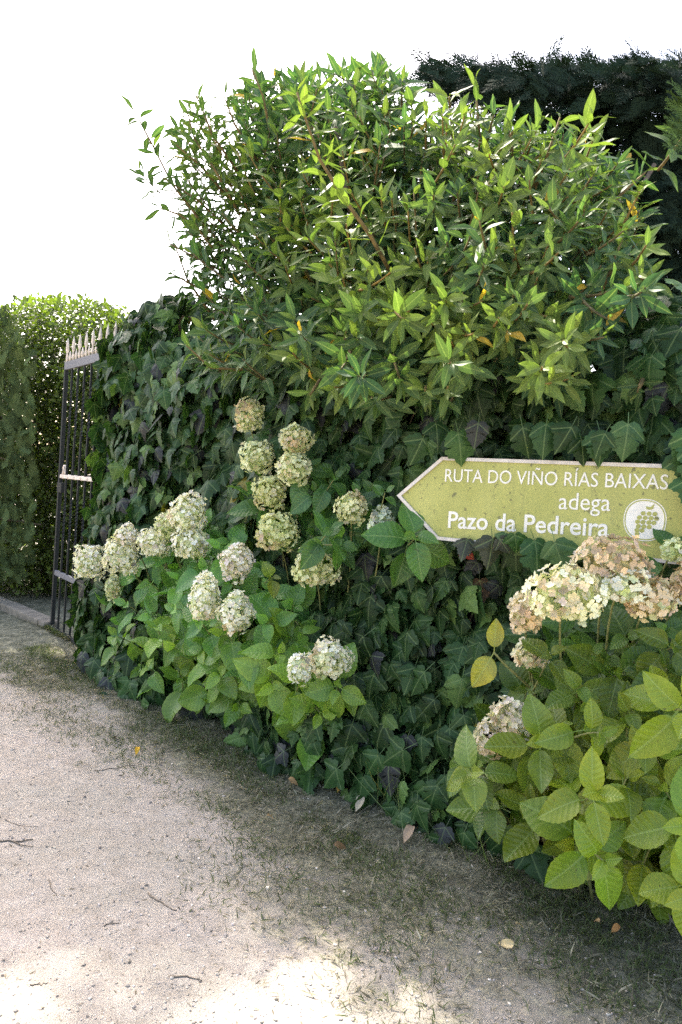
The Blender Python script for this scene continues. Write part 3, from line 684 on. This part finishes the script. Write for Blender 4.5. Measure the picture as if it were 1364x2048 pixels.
def flower_head(parent, c, rx, rz, tan=.1, tone=(.46, .47, .29), seed=0, green=.3, pink=.0, dens=1.0):
    r = np.random.default_rng(seed); sc = Scatter(SEP); tone = np.array(tone)*(1.45 if max(tone) < .6 else 1.0); ry = (rx+rz)/2
    fs = .0152 if rx > .085 else .0138
    n = int(dens*1.25*(4*math.pi*((rx*ry+rx*rz+ry*rz)/3))/(math.pi*(fs*1.0)**2)); gold = math.pi*(3-math.sqrt(5)); o = r.uniform(0, 6)
    ntan = unit(r.normal(size=3)+np.array([0, -1.2, -.1]))
    lump = r.uniform(0, 6, 3)
    for i in range(n):
        z = 1-2*(i+.5)/n; q = math.sqrt(1-z*z); u = np.array([q*math.cos(gold*i+o), q*math.sin(gold*i+o), z])+r.normal(size=3)*.06
        if z < -.86: continue
        u = unit(u); lp = 1+.10*math.sin(4.2*u[0]+lump[0])+.09*math.sin(5*u[2]+lump[1])+.06*math.sin(8*u[1]+lump[2])
        rad = lp*(1+r.normal()*.045-(.16 if r.random() < .18 else 0)); p = np.array(c)+u*np.array([rx, ry, rz])*rad
        nn = unit(u+r.normal(size=3)*.42+np.array([0, 0, .15])); d = unit(np.cross(nn, r.normal(size=3)))
        tn = np.clip((u@ntan)*1.1-.9+2.0*tan+.25*r.normal(), 0, 1)
        col = tone*r.uniform(.82, 1.18); gr = np.clip(green+.35*r.normal()+.25*(-u[2]), 0, 1)
        col = col*(1-gr)+np.array([.54, .62, .26])*r.uniform(.8, 1.2)*gr
        col = col*(1-tn*.85)+np.array([.60, .43, .26])*r.choice([.55, .85, 1.0, 1.25])*r.uniform(.85, 1.15)*tn*.85
        if r.random() < pink: col = col*.6+np.array([.45, .36, .42])*.4
        if r.random() < .03: col = col*.45
        sc.put(p, frame(d, nn, fs*r.uniform(.8, 1.22)), np.clip(col, 0, .85), r.integers(4))
    m = max(20, n//3)                                                   # florets deeper in the head
    for i in range(m):
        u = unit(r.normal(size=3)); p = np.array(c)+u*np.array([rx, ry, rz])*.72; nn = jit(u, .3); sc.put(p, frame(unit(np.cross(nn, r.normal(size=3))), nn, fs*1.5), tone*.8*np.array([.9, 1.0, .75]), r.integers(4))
    return sc.build('flower_head', M_PETAL, parent)
def shoot(sc, st, base, tip, ax, size, tints, pairs=3, r0=.004, open_=1.0, spin=None):
    """a hydrangea shoot: opposite leaves in crossed pairs below the tip"""
    base = np.asarray(base, float); tip = np.asarray(tip, float); ax = unit(ax)
    mid = (base+tip)/2+np.array([0, 0, .02]); t = np.linspace(0, 1, 8)[:, None]; pts = base*(1-t)**2+2*t*(1-t)*(tip-ax*np.linalg.norm(tip-base)*.4)+tip*t**2
    st.tube(pts, np.linspace(r0, r0*.6, 8), 5)
    e1 = unit(np.cross(ax, [.2, .1, 1]) if abs(ax[2]) < .9 else np.cross(ax, [1, 0, 0])); e2 = np.cross(ax, e1); a0 = rng.uniform(0, 3.14) if spin is None else spin
    for k in range(pairs):
        a = a0+k*math.pi/2+rng.normal()*.15; back = (.0+.032*k+.012*k*k)*size/.16; ls = size*[.42, .82, 1.0, .95, .9][min(k, 4)]*rng.uniform(.86, 1.1); th = R([30, 62, 80, 92, 98][min(k, 4)])*open_
        for s_ in (0, math.pi):
            rr = e1*math.cos(a+s_)+e2*math.sin(a+s_); dd = unit(ax*math.cos(th)+rr*math.sin(th)+np.array([0, 0, -.12])+rng.normal(size=3)*.10)
            nn = unit(ax*math.sin(th)-rr*math.cos(th)*.8+np.array([0, 0, .35])+rng.normal(size=3)*.12)
            c = tints[0]+(tints[1]-tints[0])*np.clip(rng.random()*1.0+(.25 if k == 0 else 0), 0, 1)
            c = c*rng.uniform(.8, 1.2); L = ls*rng.uniform(.85, 1.12)
            sc.put(tip-ax*back, frame(dd, nn, L, rng.uniform(.9, 1.1), rng.normal()*.15), c)
def hydrangea(label, base, poly, gap, depth, size, tints, heads, up, extra=(), fill=1, seed=1, tones=None, pull=.0):
    """leafy shoots over an outline at their own depths, heads = (px,py,rx,ry,tan,tone,nearer)"""
    root = thing('hydrangea', base, label, 'hydrangea', 'hydrangeas in front of the wall'); sc, st = Scatter(HYDR), MB(); base = np.array(base)
    hp = [(h[0], h[1], h[2]) for h in heads]
    for L in range(fill+1):
        pts = scatter(poly, gap*(1+.15*L), seed=seed+L*7)
        for p in pts:
            if L == 0 and any((p[0]-a)**2+(p[1]-b)**2 < (r*.75)**2 for a, b, r in hp): continue
            dp = depth(p[0], p[1])+L*.13+rng.normal()*.035; tip = P(p[0], p[1], dp)
            ax = unit(up(p[0], p[1])+rng.normal(size=3)*.28); stem0 = tip-ax*.22+np.array([0, 0, -.06]); stem0[2] = max(stem0[2], .03)
            shoot(sc, st, stem0, tip, ax, size(p[0], p[1])*rng.uniform(.85, 1.1), tints(p[0], p[1]), 3 if rng.random() < .6 else 4)
    for (px, py, dp, ax, sz, tn, pairs, spin) in extra:
        tip = P(px, py, dp); ax = unit(ax); shoot(sc, st, tip-ax*.25, tip, ax, sz, tn, pairs, spin=spin)
    for i, (px, py, rx, ry, tan, tone, near) in enumerate(heads):
        dp = depth(px, py)-near; c = P(px, py, dp); k = dp/FPX
        f_ = .94 if px < 900 else 1.0; flower_head(root, c, rx*k*f_, ry*k*f_, tan, tone, seed*100+i, green=.04 if tan < .5 else .0, pink=.08)
        q = c-np.array([0, -ry*k*.3, ry*k*.4]); b = base+np.array([(q[0]-base[0])*.45, (q[1]-base[1])*.30+.10, .05]); t = np.linspace(0, 1, 10)[:, None]
        m = np.array([q[0]*.8+b[0]*.2+.05, q[1]+.42, q[2]*.8]); st.tube(b*(1-t)**2+2*t*(1-t)*m+q*t**2, np.linspace(.006, .0035, 10), 5)
    sc.build('foliage', M_HYDR, root); st.build('stem', M_STEM, root); return root
CR, GRN, PNK = (.86, .83, .68), (.70, .72, .46), (.86, .79, .72)
def A(*v): return np.array(v, float)
def edge_fall(poly, scale=170.):
    pl = np.array(poly, float)
    def f(px, py):
        best = 1e9
        for a, b in zip(pl, np.roll(pl, -1, 0)):
            d = b-a; t = np.clip(((px-a[0])*d[0]+(py-a[1])*d[1])/(d@d), 0, 1); best = min(best, math.hypot(a[0]+t*d[0]-px, a[1]+t*d[1]-py))
        return min(1, best/scale)
    return f
# left shrub
PL1 = [(210, 1285), (235, 1180), (300, 1130), (350, 1085), (410, 1035), (470, 1060), (505, 1110), (520, 1170), (590, 1215), (625, 1280), (690, 1330), (700, 1395), (625, 1440), (540, 1430), (440, 1415), (350, 1375), (250, 1330)]
ef1 = edge_fall(PL1)
def d1(px, py): return wall_depth(px, 1200)-.30-.50*ef1(px, py)**.7-.00045*max(0, py-1150)-.26*np.clip((420-px)/200, 0, 1)
TL = lambda px, py: (A(.078, .190, .046), A(.140, .285, .060)) if py < 1250 else (A(.100, .21, .042), A(.195, .31, .050))
H1 = [(180, 1125, 30, 37, .0, CR, .10), (243, 1112, 33, 40, .0, CR, .10), (254, 1072, 24, 25, .0, PNK, .02), (310, 1085, 32, 33, 0, CR, .06), (333, 1050, 24, 26, 0, GRN, .02), (377, 1028, 38, 41, .05, CR, .05), (382, 1088, 36, 30, 0, CR, .10), (226, 1176, 15, 29, .15, GRN, .05),
      (472, 1125, 36, 38, .05, PNK, .12), (410, 1198, 33, 47, .0, CR, .16), (472, 1226, 37, 42, .34, CR, .15), (600, 1338, 25, 30, .05, (.85, .85, .74), .13), (660, 1318, 41, 42, .22, CR, .12)]
hydrangea('bushy hydrangea with thirteen pale heads beside the gate', (-.85, 4.62, 0), PL1, 54, d1, lambda x, y: .235, TL, H1, lambda x, y: A(-.25+(x-430)*.0022, -1.0, .60-(y-1230)*.0022), fill=2, seed=3)
# middle shrub, behind and above
PL2 = [(480, 985), (520, 960), (560, 1005), (620, 930), (660, 925), (700, 975), (760, 985), (770, 1035), (700, 1075), (690, 1130), (640, 1100), (560, 1020), (500, 1040)]
ef2 = edge_fall(PL2)
def d2(px, py): return wall_depth(px, 1050)-.22-.12*ef2(px, py)
H2 = [(497, 831, 29, 34, .42, GRN, -.02), (515, 914, 33, 35, .05, GRN, .02), (592, 880, 33, 32, .40, GRN, .03), (588, 938, 31, 35, .15, GRN, .10), (540, 985, 32, 37, .26, (.46, .46, .25), .06), (556, 1066, 41, 41, .22, (.47, .48, .26), .12), (631, 1136, 46, 41, .05, (.47, .48, .29), .14), (703, 1018, 31, 36, .25, (.46, .46, .27), .08), (764, 1046, 29, 27, .02, (.38, .42, .34), .06)]
TM = lambda px, py: (A(.050, .120, .040), A(.085, .17, .05))
X2 = [(835, 1072, 3.02, A(.05, -1, .25), .235, (A(.065, .15, .04), A(.10, .19, .045)), 4, .2), (660, 1060, 3.35, A(.4, -.8, .6), .17, TM(0, 0), 3, .9), (680, 1090, 3.35, A(.6, -.8, .1), .17, TM(0, 0), 3, 0.3), (545, 1155, 3.65, A(.3, -1, .3), .13, (A(.10, .15, .03), A(.16, .18, .03)), 2, .5), (770, 985, 3.25, A(.1, -.7, .8), .12, TM(0, 0), 2, .7)]
hydrangea('leggy hydrangea of greener heads climbing the dark wall left of the sign', (-.05, 3.72, 0), PL2, 48, d2, lambda x, y: .17, TM, H2, lambda x, y: A(.1, -.9, .7), X2, fill=1, seed=5)
# right shrub, nearest
PL3 = [(905, 1500), (945, 1470), (1010, 1480), (1050, 1390), (1060, 1300), (1120, 1250), (1190, 1220), (1290, 1200), (1364, 1170), (1460, 1130), (1480, 1700), (1400, 1790), (1320, 1780), (1230, 1740), (1150, 1690), (1090, 1640), (1000, 1620), (940, 1580)]
ef3 = edge_fall(PL3, 220)
def d3(px, py): return 2.72-.30*ef3(px, py)-.00055*max(0, px-1000)-.00035*max(0, py-1350)
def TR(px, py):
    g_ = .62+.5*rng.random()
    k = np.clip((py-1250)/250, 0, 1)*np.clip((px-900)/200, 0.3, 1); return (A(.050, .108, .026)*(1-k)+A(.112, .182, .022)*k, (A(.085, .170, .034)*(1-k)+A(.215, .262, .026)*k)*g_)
TN = (.80, .68, .52)
H3 = [(1222, 1120, 68, 43, .62, TN, .10), (1240, 1170, 58, 36, .22, (.84, .81, .66), .20), (1130, 1190, 66, 57, .28, (.86, .83, .60), .28), (1054, 1226, 29, 44, .50, TN, .10), (1300, 1196, 54, 46, .85, (.80, .64, .45), .20), (1372, 1170, 28, 42, .8, (.76, .58, .40), .1), (1060, 1310, 29, 25, .35, (.82, .74, .58), .08), (1024, 1438, 42, 40, .28, (.80, .74, .64), .08), (980, 1476, 31, 40, .48, (.72, .64, .54), .06), (1345, 1100, 20, 20, .0, GRN, .0)]
X3 = [(1195, 1590, 2.12, A(-.1, -1, .55), .205, (A(.175, .245, .022), A(.235, .285, .025)), 4, .5), (1375, 1420, 2.0, A(-.3, -1, .3), .21, (A(.165, .24, .022), A(.225, .28, .025)), 4, 1.2), (1205, 1720, 2.1, A(-.05, -1, .25), .20, (A(.115, .20, .022), A(.165, .24, .025)), 4, .9),
      (1375, 1650, 2.0, A(-.3, -.9, .5), .21, (A(.135, .225, .022), A(.195, .265, .025)), 4, .3), (1380, 1790, 2.0, A(-.4, -1, .3), .19, (A(.165, .24, .022), A(.225, .28, .025)), 3, .1), (940, 1545, 2.45, A(-.5, -.9, .4), .175, (A(.10, .16, .03), A(.15, .20, .03)), 3, .4), (1085, 1480, 2.35, A(-.1, -1, .5), .19, (A(.13, .19, .03), A(.18, .23, .03)), 4, 0.1), (1100, 1310, 2.5, A(0, -.8, .8), .14, (A(.10, .15, .03), A(.14, .18, .03)), 2, .9),
      (1350, 1092, 2.5, A(.1, -.8, .7), .14, (A(.05, .12, .035), A(.07, .14, .04)), 3, .6), (1350, 1290, 2.3, A(-.2, -1, .4), .18, (A(.09, .145, .02), A(.13, .18, .02)), 3, 1.0)]
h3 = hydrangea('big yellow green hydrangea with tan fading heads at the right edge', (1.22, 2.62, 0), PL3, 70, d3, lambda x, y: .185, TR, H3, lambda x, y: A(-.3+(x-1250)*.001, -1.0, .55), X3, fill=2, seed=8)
def yellow_pair():
    mb, st = MB(), MB(); a = P(1006, 1325, 2.50); b = P(988, 1305, 2.46); c0 = P(1060, 1375, 2.56)
    st.tube([c0, a, b], [.005, .0042, .0035], 6)
    for V_, d, k in ((HYDR[3], P(996, 1246, 2.45)-P(992, 1306, 2.46), 1.0), (HYDR[5], P(950, 1378, 2.42)-P(988, 1316, 2.46), 1.0)):
        V, F, U = V_; M = frame(d, [-.2, -1, .15], np.linalg.norm(d)*1.15, .95); mb.add(b+V@M.T, F, (.24, .24, .045), U)
    props(mb.build('leaf', M_HYDR, h3), 'pair of fading yellow leaves on a bare twig'); st.build('twig', M_STEM, h3)
yellow_pair()
def tall_weeds():
    sc, st = Scatter(GB), MB()
    for (px, py, n) in ((705, 1480, 10), (765, 1530, 16), (815, 1560, 14), (880, 1520, 10), (930, 1560, 8), (960, 1650, 6)):
        b = G(px, py+90); b = b+np.array([0, -.02, 0])
        for i in range(n):
            an = rng.uniform(0, 6.28); el = R(rng.uniform(40, 80)); dd = np.array([math.cos(an)*math.cos(el), math.sin(an)*math.cos(el)*.6-.25, math.sin(el)])
            sc.put(b+np.array([rng.normal()*.05, rng.normal()*.03, 0.02]), frame(dd, jit([0, -1, .2], .4), rng.uniform(.18, .42), .13), np.array([.11, .16, .06])*rng.uniform(.7, 1.8)+np.array([.08, .06, .02])*(rng.random() < .3))
    props(sc.build('weeds', M_GRASS), 'thin tall grass stalks growing at the foot of the creeper', 'weeds', kind='stuff')
tall_weeds()

# ------------------------------------------------------------------ laurel behind and over the wall
def laurel():
    root = thing('laurel_bush', (.45, 4.3, 0), 'large glossy laurel bush rising behind the wall and arching over it', 'laurel')
    sc, st = Scatter(LAUREL), MB()
    def lshoot(tip, ax, n=14, size=.135, L=.26, bright=0.0, dark=0.0, bend=None):
        ax = unit(ax); ax0 = unit(ax+np.array([0, 0, -.35]) if bend is None else bend)
        t = np.linspace(0, 1, 9)[:, None]; base = tip-L*unit(ax+ax0)
        pts = base*(1-t)**2+2*t*(1-t)*(tip-ax*L*.5)+tip*t**2; st.tube(pts, np.linspace(.0055, .0028, 9)*(1+L), 5, (.9+bright*1.4, 1.0+bright*.9, .6))
        e1 = unit(np.cross(ax, [.3, .2, 1]) if abs(ax[2]) < .93 else np.cross(ax, [1, 0, 0])); e2 = np.cross(ax, e1); a = rng.uniform(0, 6)
        for k in range(n):
            f = k/(n-1); pos = np.array([np.interp(f, t[:, 0], pts[:, j]) for j in range(3)]); a += 2.4+rng.normal()*.2
            tan_ = unit(pts[min(8, int(f*8)+1)]-pts[int(min(f, .99)*8)])
            th = R(78-48*f**1.4+rng.normal()*9); rr = e1*math.cos(a)+e2*math.sin(a)
            dd = unit(tan_*math.cos(th)+rr*math.sin(th)+np.array([0, 0, -.10])); nn = unit(tan_*math.sin(th)-rr*math.cos(th)+np.array([0, 0, .5])+rng.normal(size=3)*.2)
            sz = size*(1-.45*max(0, (f-.8)/.2))*rng.uniform(.78, 1.14)
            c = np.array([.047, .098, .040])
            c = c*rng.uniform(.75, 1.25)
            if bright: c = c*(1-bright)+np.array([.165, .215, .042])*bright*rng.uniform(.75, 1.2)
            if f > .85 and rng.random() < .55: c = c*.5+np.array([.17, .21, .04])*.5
            if rng.random() < .006: c = np.array([.40, .26, .03])
            sc.put(pos, frame(dd, nn, sz, rng.uniform(.9, 1.12), rng.normal()*.2), c)
    C = np.array([.5, 4.45, 2.2])
    main = [(365, 330), (345, 250), (385, 200), (440, 245), (490, 170), (560, 158), (640, 150), (720, 140), (790, 138), (815, 170), (860, 180), (930, 190), (1000, 225), (1080, 265), (1150, 265), (1180, 300), (1270, 340), (1290, 420), (1275, 500), (1280, 560), (1240, 620), (1200, 680), (1160, 750), (1080, 775), (1020, 730), (960, 755), (880, 780), (800, 770), (740, 800), (650, 790), (600, 750), (540, 725), (470, 735), (400, 740), (385, 690), (430, 640), (400, 560), (370, 470)]
    eL = edge_fall(main, 150)
    def dep(px, py):
        w_ = wall_depth(px, py)
        o = np.interp(py, [110, 300, 500, 750], [.50, .06, -.34, -.56]); o += np.interp(px, [330, 480, 650], [.55, .40, 0.0])*np.interp(py, [560, 680], [1, -.2]); o += np.interp(px, [1050, 1250], [0, .45])*np.interp(py, [300, 600], [1, .3])
        return w_+o
    for L, (off, gap, dk) in enumerate([(0, 42, 0), (.26, 40, 0), (.50, 40, 0), (.80, 40, 0), (1.1, 44, 0), (1.45, 46, 0)]):
        for p in scatter(main, gap, seed=50+L):
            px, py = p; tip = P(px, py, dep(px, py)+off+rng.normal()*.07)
            if px < 470 and L > 2: continue
            if py < 260 and L > 2 and rng.random() < .3: continue
            if 800 < px < 1010 and 120 < py < 240 and L > 0: continue
            r_ = unit(tip-C); ax = unit(r_*.7+np.array([-.05, -.62, .50])+rng.normal(size=3)*.32)
            if py > 600: ax = unit(ax+np.array([0, -.25, -.25]))
            if px < 520: ax = unit(ax+np.array([-.35, 0, .45]))
            br = .0
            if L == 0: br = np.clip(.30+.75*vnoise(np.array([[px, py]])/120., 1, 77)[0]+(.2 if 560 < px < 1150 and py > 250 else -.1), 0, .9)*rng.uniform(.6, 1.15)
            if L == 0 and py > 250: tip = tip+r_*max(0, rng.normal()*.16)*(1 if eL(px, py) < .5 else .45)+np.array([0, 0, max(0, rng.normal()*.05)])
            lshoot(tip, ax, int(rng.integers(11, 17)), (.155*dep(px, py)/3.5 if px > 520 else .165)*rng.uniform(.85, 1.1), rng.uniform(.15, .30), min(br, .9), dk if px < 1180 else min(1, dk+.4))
    # single branches that stand out
    def branch(path, n, size, bright, spread=.0, dark=0):
        """path: (px,py,depth) from the foot to the tip; leafy shoots follow one another along it"""
        q = [P(*a) for a in path]; q = np.array(q); st.tube(q, np.linspace(.010, .004, len(q)), 6, (1.3, 1.2, .6))
        for i in range(1, len(q)):
            L = np.linalg.norm(q[i]-q[i-1]); lshoot(q[i], q[i]-q[i-1], max(6, int(n*L/.3)), size, L*.95, bright, dark, bend=q[i]-q[i-1])
    branch([(790, 560, 3.35), (740, 470, 3.25), (690, 400, 3.2), (640, 320, 3.15), (612, 240, 3.12), (594, 185, 3.12)], 11, .135, .75)
    branch([(930, 640, 3.05), (925, 580, 3.0)], 14, .13, .75); branch([(945, 720, 3.05), (930, 665, 2.95), (928, 610, 2.92)], 13, .13, .7)
    branch([(1150, 680, 3.0), (1200, 590, 2.95), (1225, 530, 2.95), (1245, 475, 2.95)], 12, .125, .55)
    branch([(1060, 400, 3.4), (1095, 310, 3.35), (1120, 235, 3.35)], 12, .13, .55); branch([(1025, 330, 3.4), (1022, 265, 3.4)], 10, .12, .5)
    branch([(955, 400, 3.6), (960, 280, 3.6), (950, 165, 3.6)], 11, .135, .3); branch([(905, 420, 3.5), (915, 340, 3.5)], 12, .13, .5)
    branch([(470, 520, 5.2), (400, 440, 5.1), (345, 370, 5.0), (305, 290, 5.0), (262, 210, 5.0)], 12, .145, .05, dark=.5); branch([(430, 640, 5.1), (375, 560, 5.0), (350, 490, 4.95)], 11, .14, .1, dark=.4)
    branch([(560, 700, 4.2), (480, 740, 4.05), (420, 735, 4.0), (372, 690, 3.95)], 12, .13, .35); branch([(480, 430, 5.0), (430, 340, 4.95), (390, 280, 4.95), (372, 215, 4.95)], 12, .14, .15)
    branch([(700, 700, 3.45), (712, 765, 3.3)], 15, .13, .45); branch([(880, 660, 3.2), (882, 735, 3.0)], 15, .13, .45); branch([(1130, 640, 3.0), (1120, 705, 2.9)], 14, .125, .3); branch([(1285, 760, 2.85), (1275, 785, 2.78)], 9, .085, .1)
    branch([(1180, 470, 3.5), (1230, 400, 3.5), (1290, 345, 3.5)], 12, .13, .1, dark=.3)
    branch([(640, 760, 3.5), (620, 790, 3.4)], 12, .13, .25)
    for pth in ([(480, 560, 5.2), (400, 520, 5.1), (335, 485, 5.0)], [(470, 470, 5.2), (395, 400, 5.1), (325, 355, 5.0)], [(460, 400, 5.2), (400, 330, 5.1), (352, 290, 5.0)], [(450, 600, 5.1), (385, 570, 5.0), (340, 545, 4.9)],
                [(480, 350, 5.1), (425, 270, 5.0), (392, 190, 5.0)], [(520, 330, 5.0), (470, 250, 4.9), (445, 185, 4.9)], [(420, 480, 5.1), (360, 430, 5.0), (318, 415, 5.0)], [(540, 260, 4.8), (525, 190, 4.8), (505, 140, 4.8)]):
        branch(pth, 12, .145, .12)
    sc.build('foliage', M_LAUREL, root)
    for i in range(9):                                                 # limbs from the ground up through the bush
        an = i*.7; b = np.array([.45+.2*math.cos(an), 4.3+.2*math.sin(an), 0]); e = np.array([.5+1.0*math.cos(i*2.1)*(.5+.1*i), 4.35+.35*math.sin(i*1.7), 2.6+.12*i]); t = np.linspace(0, 1, 9)[:, None]
        st.tube(b*(1-t)**2+2*t*(1-t)*np.array([b[0]*.7+e[0]*.3, b[1], 1.6])+e*t**2, np.linspace(.035, .012, 9), 7)
    st.build('branch', M_BARK, root)
laurel()

# ------------------------------------------------------------------ conifers
def spray(seed, n=15):
    """flat feathery twig: short overlapping scale leaves along a main and side axes"""
    r = np.random.default_rng(seed); V, F, U = [], [], []
    def strip(a, b, w_):
        a, b = np.array(a), np.array(b); d = unit(b-a); s = np.array([d[1], -d[0], 0])*w_; o = len(V)
        V.extend([a-s*.6, a+s*.6, (a+b)/2+s+[0, 0, .006], b, (a+b)/2-s+[0, 0, .006]]); U.extend([(0, .5, 0)]*5); F.append((o, o+1, o+2, o+3, o+4))
    for i in range(n):
        t = i/n; x0 = .06*math.sin(t*3+seed); L = .42*(1-t)**.8+.06
        for sg in (-1, 1):
            an = R(38+14*r.random()); z = -.10*t*t
            a = np.array([x0, t, z]); b = a+np.array([sg*math.sin(an)*L, math.cos(an)*L, -.12*L+r.normal()*.03]); strip(a, b, .018)
            if i % 2 == 0 and L > .15:
                for f in (.35, .6, .8): c = a+(b-a)*f; strip(c, c+np.array([sg*.02+r.normal()*.03, L*.30, r.normal()*.02]), .014); strip(c, c+np.array([sg*L*.25, .02+r.normal()*.03, r.normal()*.02]), .014)
    strip((0, 0, 0), (.04, 1.05, -.1), .02)
    return np.array(V), F, np.array(U)
SPR = [spray(i) for i in range(4)]
def conifer(name, label, base, poly, depth, gaps, size, tint, cat, dirf, trunk_h, seed, extra=()):
    root = thing(name, base, label, cat); sc = Scatter(SPR); st = MB()
    for L, (off, gap) in enumerate(gaps):
        for p in scatter(poly, gap, seed=seed+L):
            q = P(p[0], p[1], depth(*p)+off+rng.normal()*.06); d = jit(dirf(p[0], p[1]), .32); sc.put(q, frame(d, jit([-.1, -1, .5], .5), size*rng.uniform(.7, 1.3)), tint(p[0], p[1])*rng.uniform(.6, 1.35))
    for (px, py, dp, d, s, c) in extra: sc.put(P(px, py, dp), frame(d, jit([0, -1, .4], .3), s), np.array(c))
    b = np.array(base); st.tube([b, b+[0.02, 0, trunk_h*.5], b+[0, .05, trunk_h]], [.13, .10, .04], 10)
    for i in range(16):
        z = trunk_h*(.25+.72*i/16); an = i*2.4; st.tube([b+[0, 0, z], b+[math.cos(an)*.5, math.sin(an)*.5, z+.15], b+[math.cos(an)*1.0, math.sin(an)*.9, z+.1]], [.035, .02, .008], 6)
    sc.build('crown', M_CON, root); st.build('trunk', M_BARK, root); return root
PC = [(860, 134), (930, 130), (1000, 136), (1100, 133), (1150, 130), (1210, 136), (1290, 118), (1400, 122), (1560, 124), (1560, 700), (1300, 640), (1180, 500), (1120, 380), (1075, 290), (1180, 300), (1100, 250), (1030, 215), (960, 190), (890, 178)]
def dc(px, py): return 4.6-.0006*max(0, px-1050)+.15*math.sin(px/45.)+.12*math.sin(py/38.)
conifer('cypress_tree', 'dark clipped cypress looming behind the laurel at the upper right', (2.25, 4.9, 0), PC, dc, [(0, 12), (.12, 13), (.3, 14), (.55, 17), (.85, 20), (1.2, 24)], .165, lambda px, py: A(.016, .030, .018), 'cypress', lambda px, py: A(-.7, -.3, -.25), 3.9, 120,
        extra=[(1385, 205+i*14, 2.9, (-.7, -.2, .45-.05*i), .13, (.06, .10, .03)) for i in range(8)])
def tint_far(px, py): return A(.095, .135, .055)*rng.choice([.75, 1.0, 1.25])
PT = [(-160, 660), (-60, 640), (10, 640), (45, 690), (62, 800), (66, 950), (64, 1080), (50, 1165), (-160, 1180)]
conifer('conifer', 'grey green feathery conifer at the far left edge', (-4.2, 7.9, 0), PT, lambda px, py: 7.4+.05*math.sin(py/30.), [(0, 13), (.12, 14), (.3, 17), (.55, 20)], .15, tint_far, 'conifer', lambda px, py: A(.15, -.5, .75), 3.0, 140)

# ------------------------------------------------------------------ hedge beyond the gate
def hedge():
    root = thing('privet_hedge', (-2.9, 8.6, 0), 'sunlit yellow green small leaved hedge beyond the iron gate', 'hedge'); sc, st = Scatter(SMALL), MB()
    poly = [(-40, 655), (40, 622), (90, 615), (130, 622), (170, 618), (210, 628), (260, 640), (330, 700), (330, 1195), (120, 1195), (30, 1195), (-40, 1190)]
    for L, (off, gap) in enumerate([(0, 9), (.18, 9.5), (.4, 11), (.65, 12), (.95, 13), (1.3, 13)]):
        for p in scatter(poly, gap, 24000, seed=160+L):
            n_ = vnoise(np.array([[p[0], p[1]]])/55., 1, 41)[0]; dp = 8.1+off-.16*n_+rng.normal()*.06-.25*max(0, (700-p[1])/100)*-.6
            b = P(p[0], p[1], dp); ax = jit([.0, -.55, .85], .38); k = int(rng.integers(5, 9)); a = rng.uniform(0, 6); L_ = rng.uniform(.10, .2)
            e1 = unit(np.cross(ax, [.3, .9, .2])); e2 = np.cross(ax, e1)
            for i in range(k):
                a += 2.4; rr = e1*math.cos(a)+e2*math.sin(a); f = i/k; th = R(75-45*f); dd = ax*math.cos(th)+rr*math.sin(th)
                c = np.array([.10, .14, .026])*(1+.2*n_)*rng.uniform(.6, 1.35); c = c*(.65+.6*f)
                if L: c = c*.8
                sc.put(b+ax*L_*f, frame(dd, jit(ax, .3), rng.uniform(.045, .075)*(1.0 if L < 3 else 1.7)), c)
    for i in range(40):
        x = rng.uniform(-4.4, -1.4); z = rng.uniform(1.5, 2.7); st.tube([(x, 8.6+rng.normal()*.1, 0), (x+rng.normal()*.1, 8.65, z*.5), (x+rng.normal()*.25, 8.6+rng.normal()*.15, z)], [.025, .018, .006], 5)
    sc.build('foliage', M_HEDGE, root); st.build('branch', M_BARK, root)
hedge()

# ------------------------------------------------------------------ tall unseen tree added left of the view, its crown shades the path
def shade_tree():
    b = np.array([-8.6, 10.6, 0]); root = thing('added_shade_tree', b, 'tall spreading tree added unseen beyond the left hedge to shade the path', 'tree'); sc, st = Scatter(SMALL), MB(); r = np.random.default_rng(77)
    st.tube([b, b+[.05, -.1, 2.5], b+[.5, -.2, 5.0], b+[1.5, -.3, 8.6]], [.30, .24, .20, .12], 12)
    cl = []
    for i in range(80):
        u = r.normal(size=3); u /= np.linalg.norm(u); q = np.array([-5.3, 11.6, 11.1])+u*np.array([2.9, 2.1, 1.1])*r.uniform(.3, 1.0); cl.append(q)
        m = (q+b+[1.2, -.2, 8.2])/2+[0, 0, .3]; st.tube([b+[1.2, -.25, 7.4+.02*i], m, q], [.035, .018, .008], 6)
    S = np.array(SDIR[:])
    gaps = [(G(588, 1985), .21, .19), (G(628, 1900), .12, .15), (G(540, 2070), .32, .18), (G(10, 1985), .13, .14), (G(820, 2050), .12, .06), (G(-5, 1268), .40, .30)]   # crown cut open so sun patches reach these ground spots
    for q in cl:
        for i in range(560):
            p = q+r.normal(size=3)*np.array([.50, .50, .32]); g = p-S*p[2]/S[2]
            if (p-S*(p[2]-1.8)/S[2])[1] > 6.9: continue  # leaves that would shade the hedge are left out
            if any(((g[0]-c[0])/a_)**2+((g[1]-c[1])/b_)**2 < 1 for c, a_, b_ in gaps): continue
            sc.put(p, frame(jit([0, 0, -.2], 1), jit([0, 0, 1], .5), r.uniform(.10, .17)), np.array([.055, .095, .028])*r.uniform(.7, 1.3))
    sc.build('crown', M_HEDGE, root); st.build('trunk', M_BARK, root)
shade_tree()
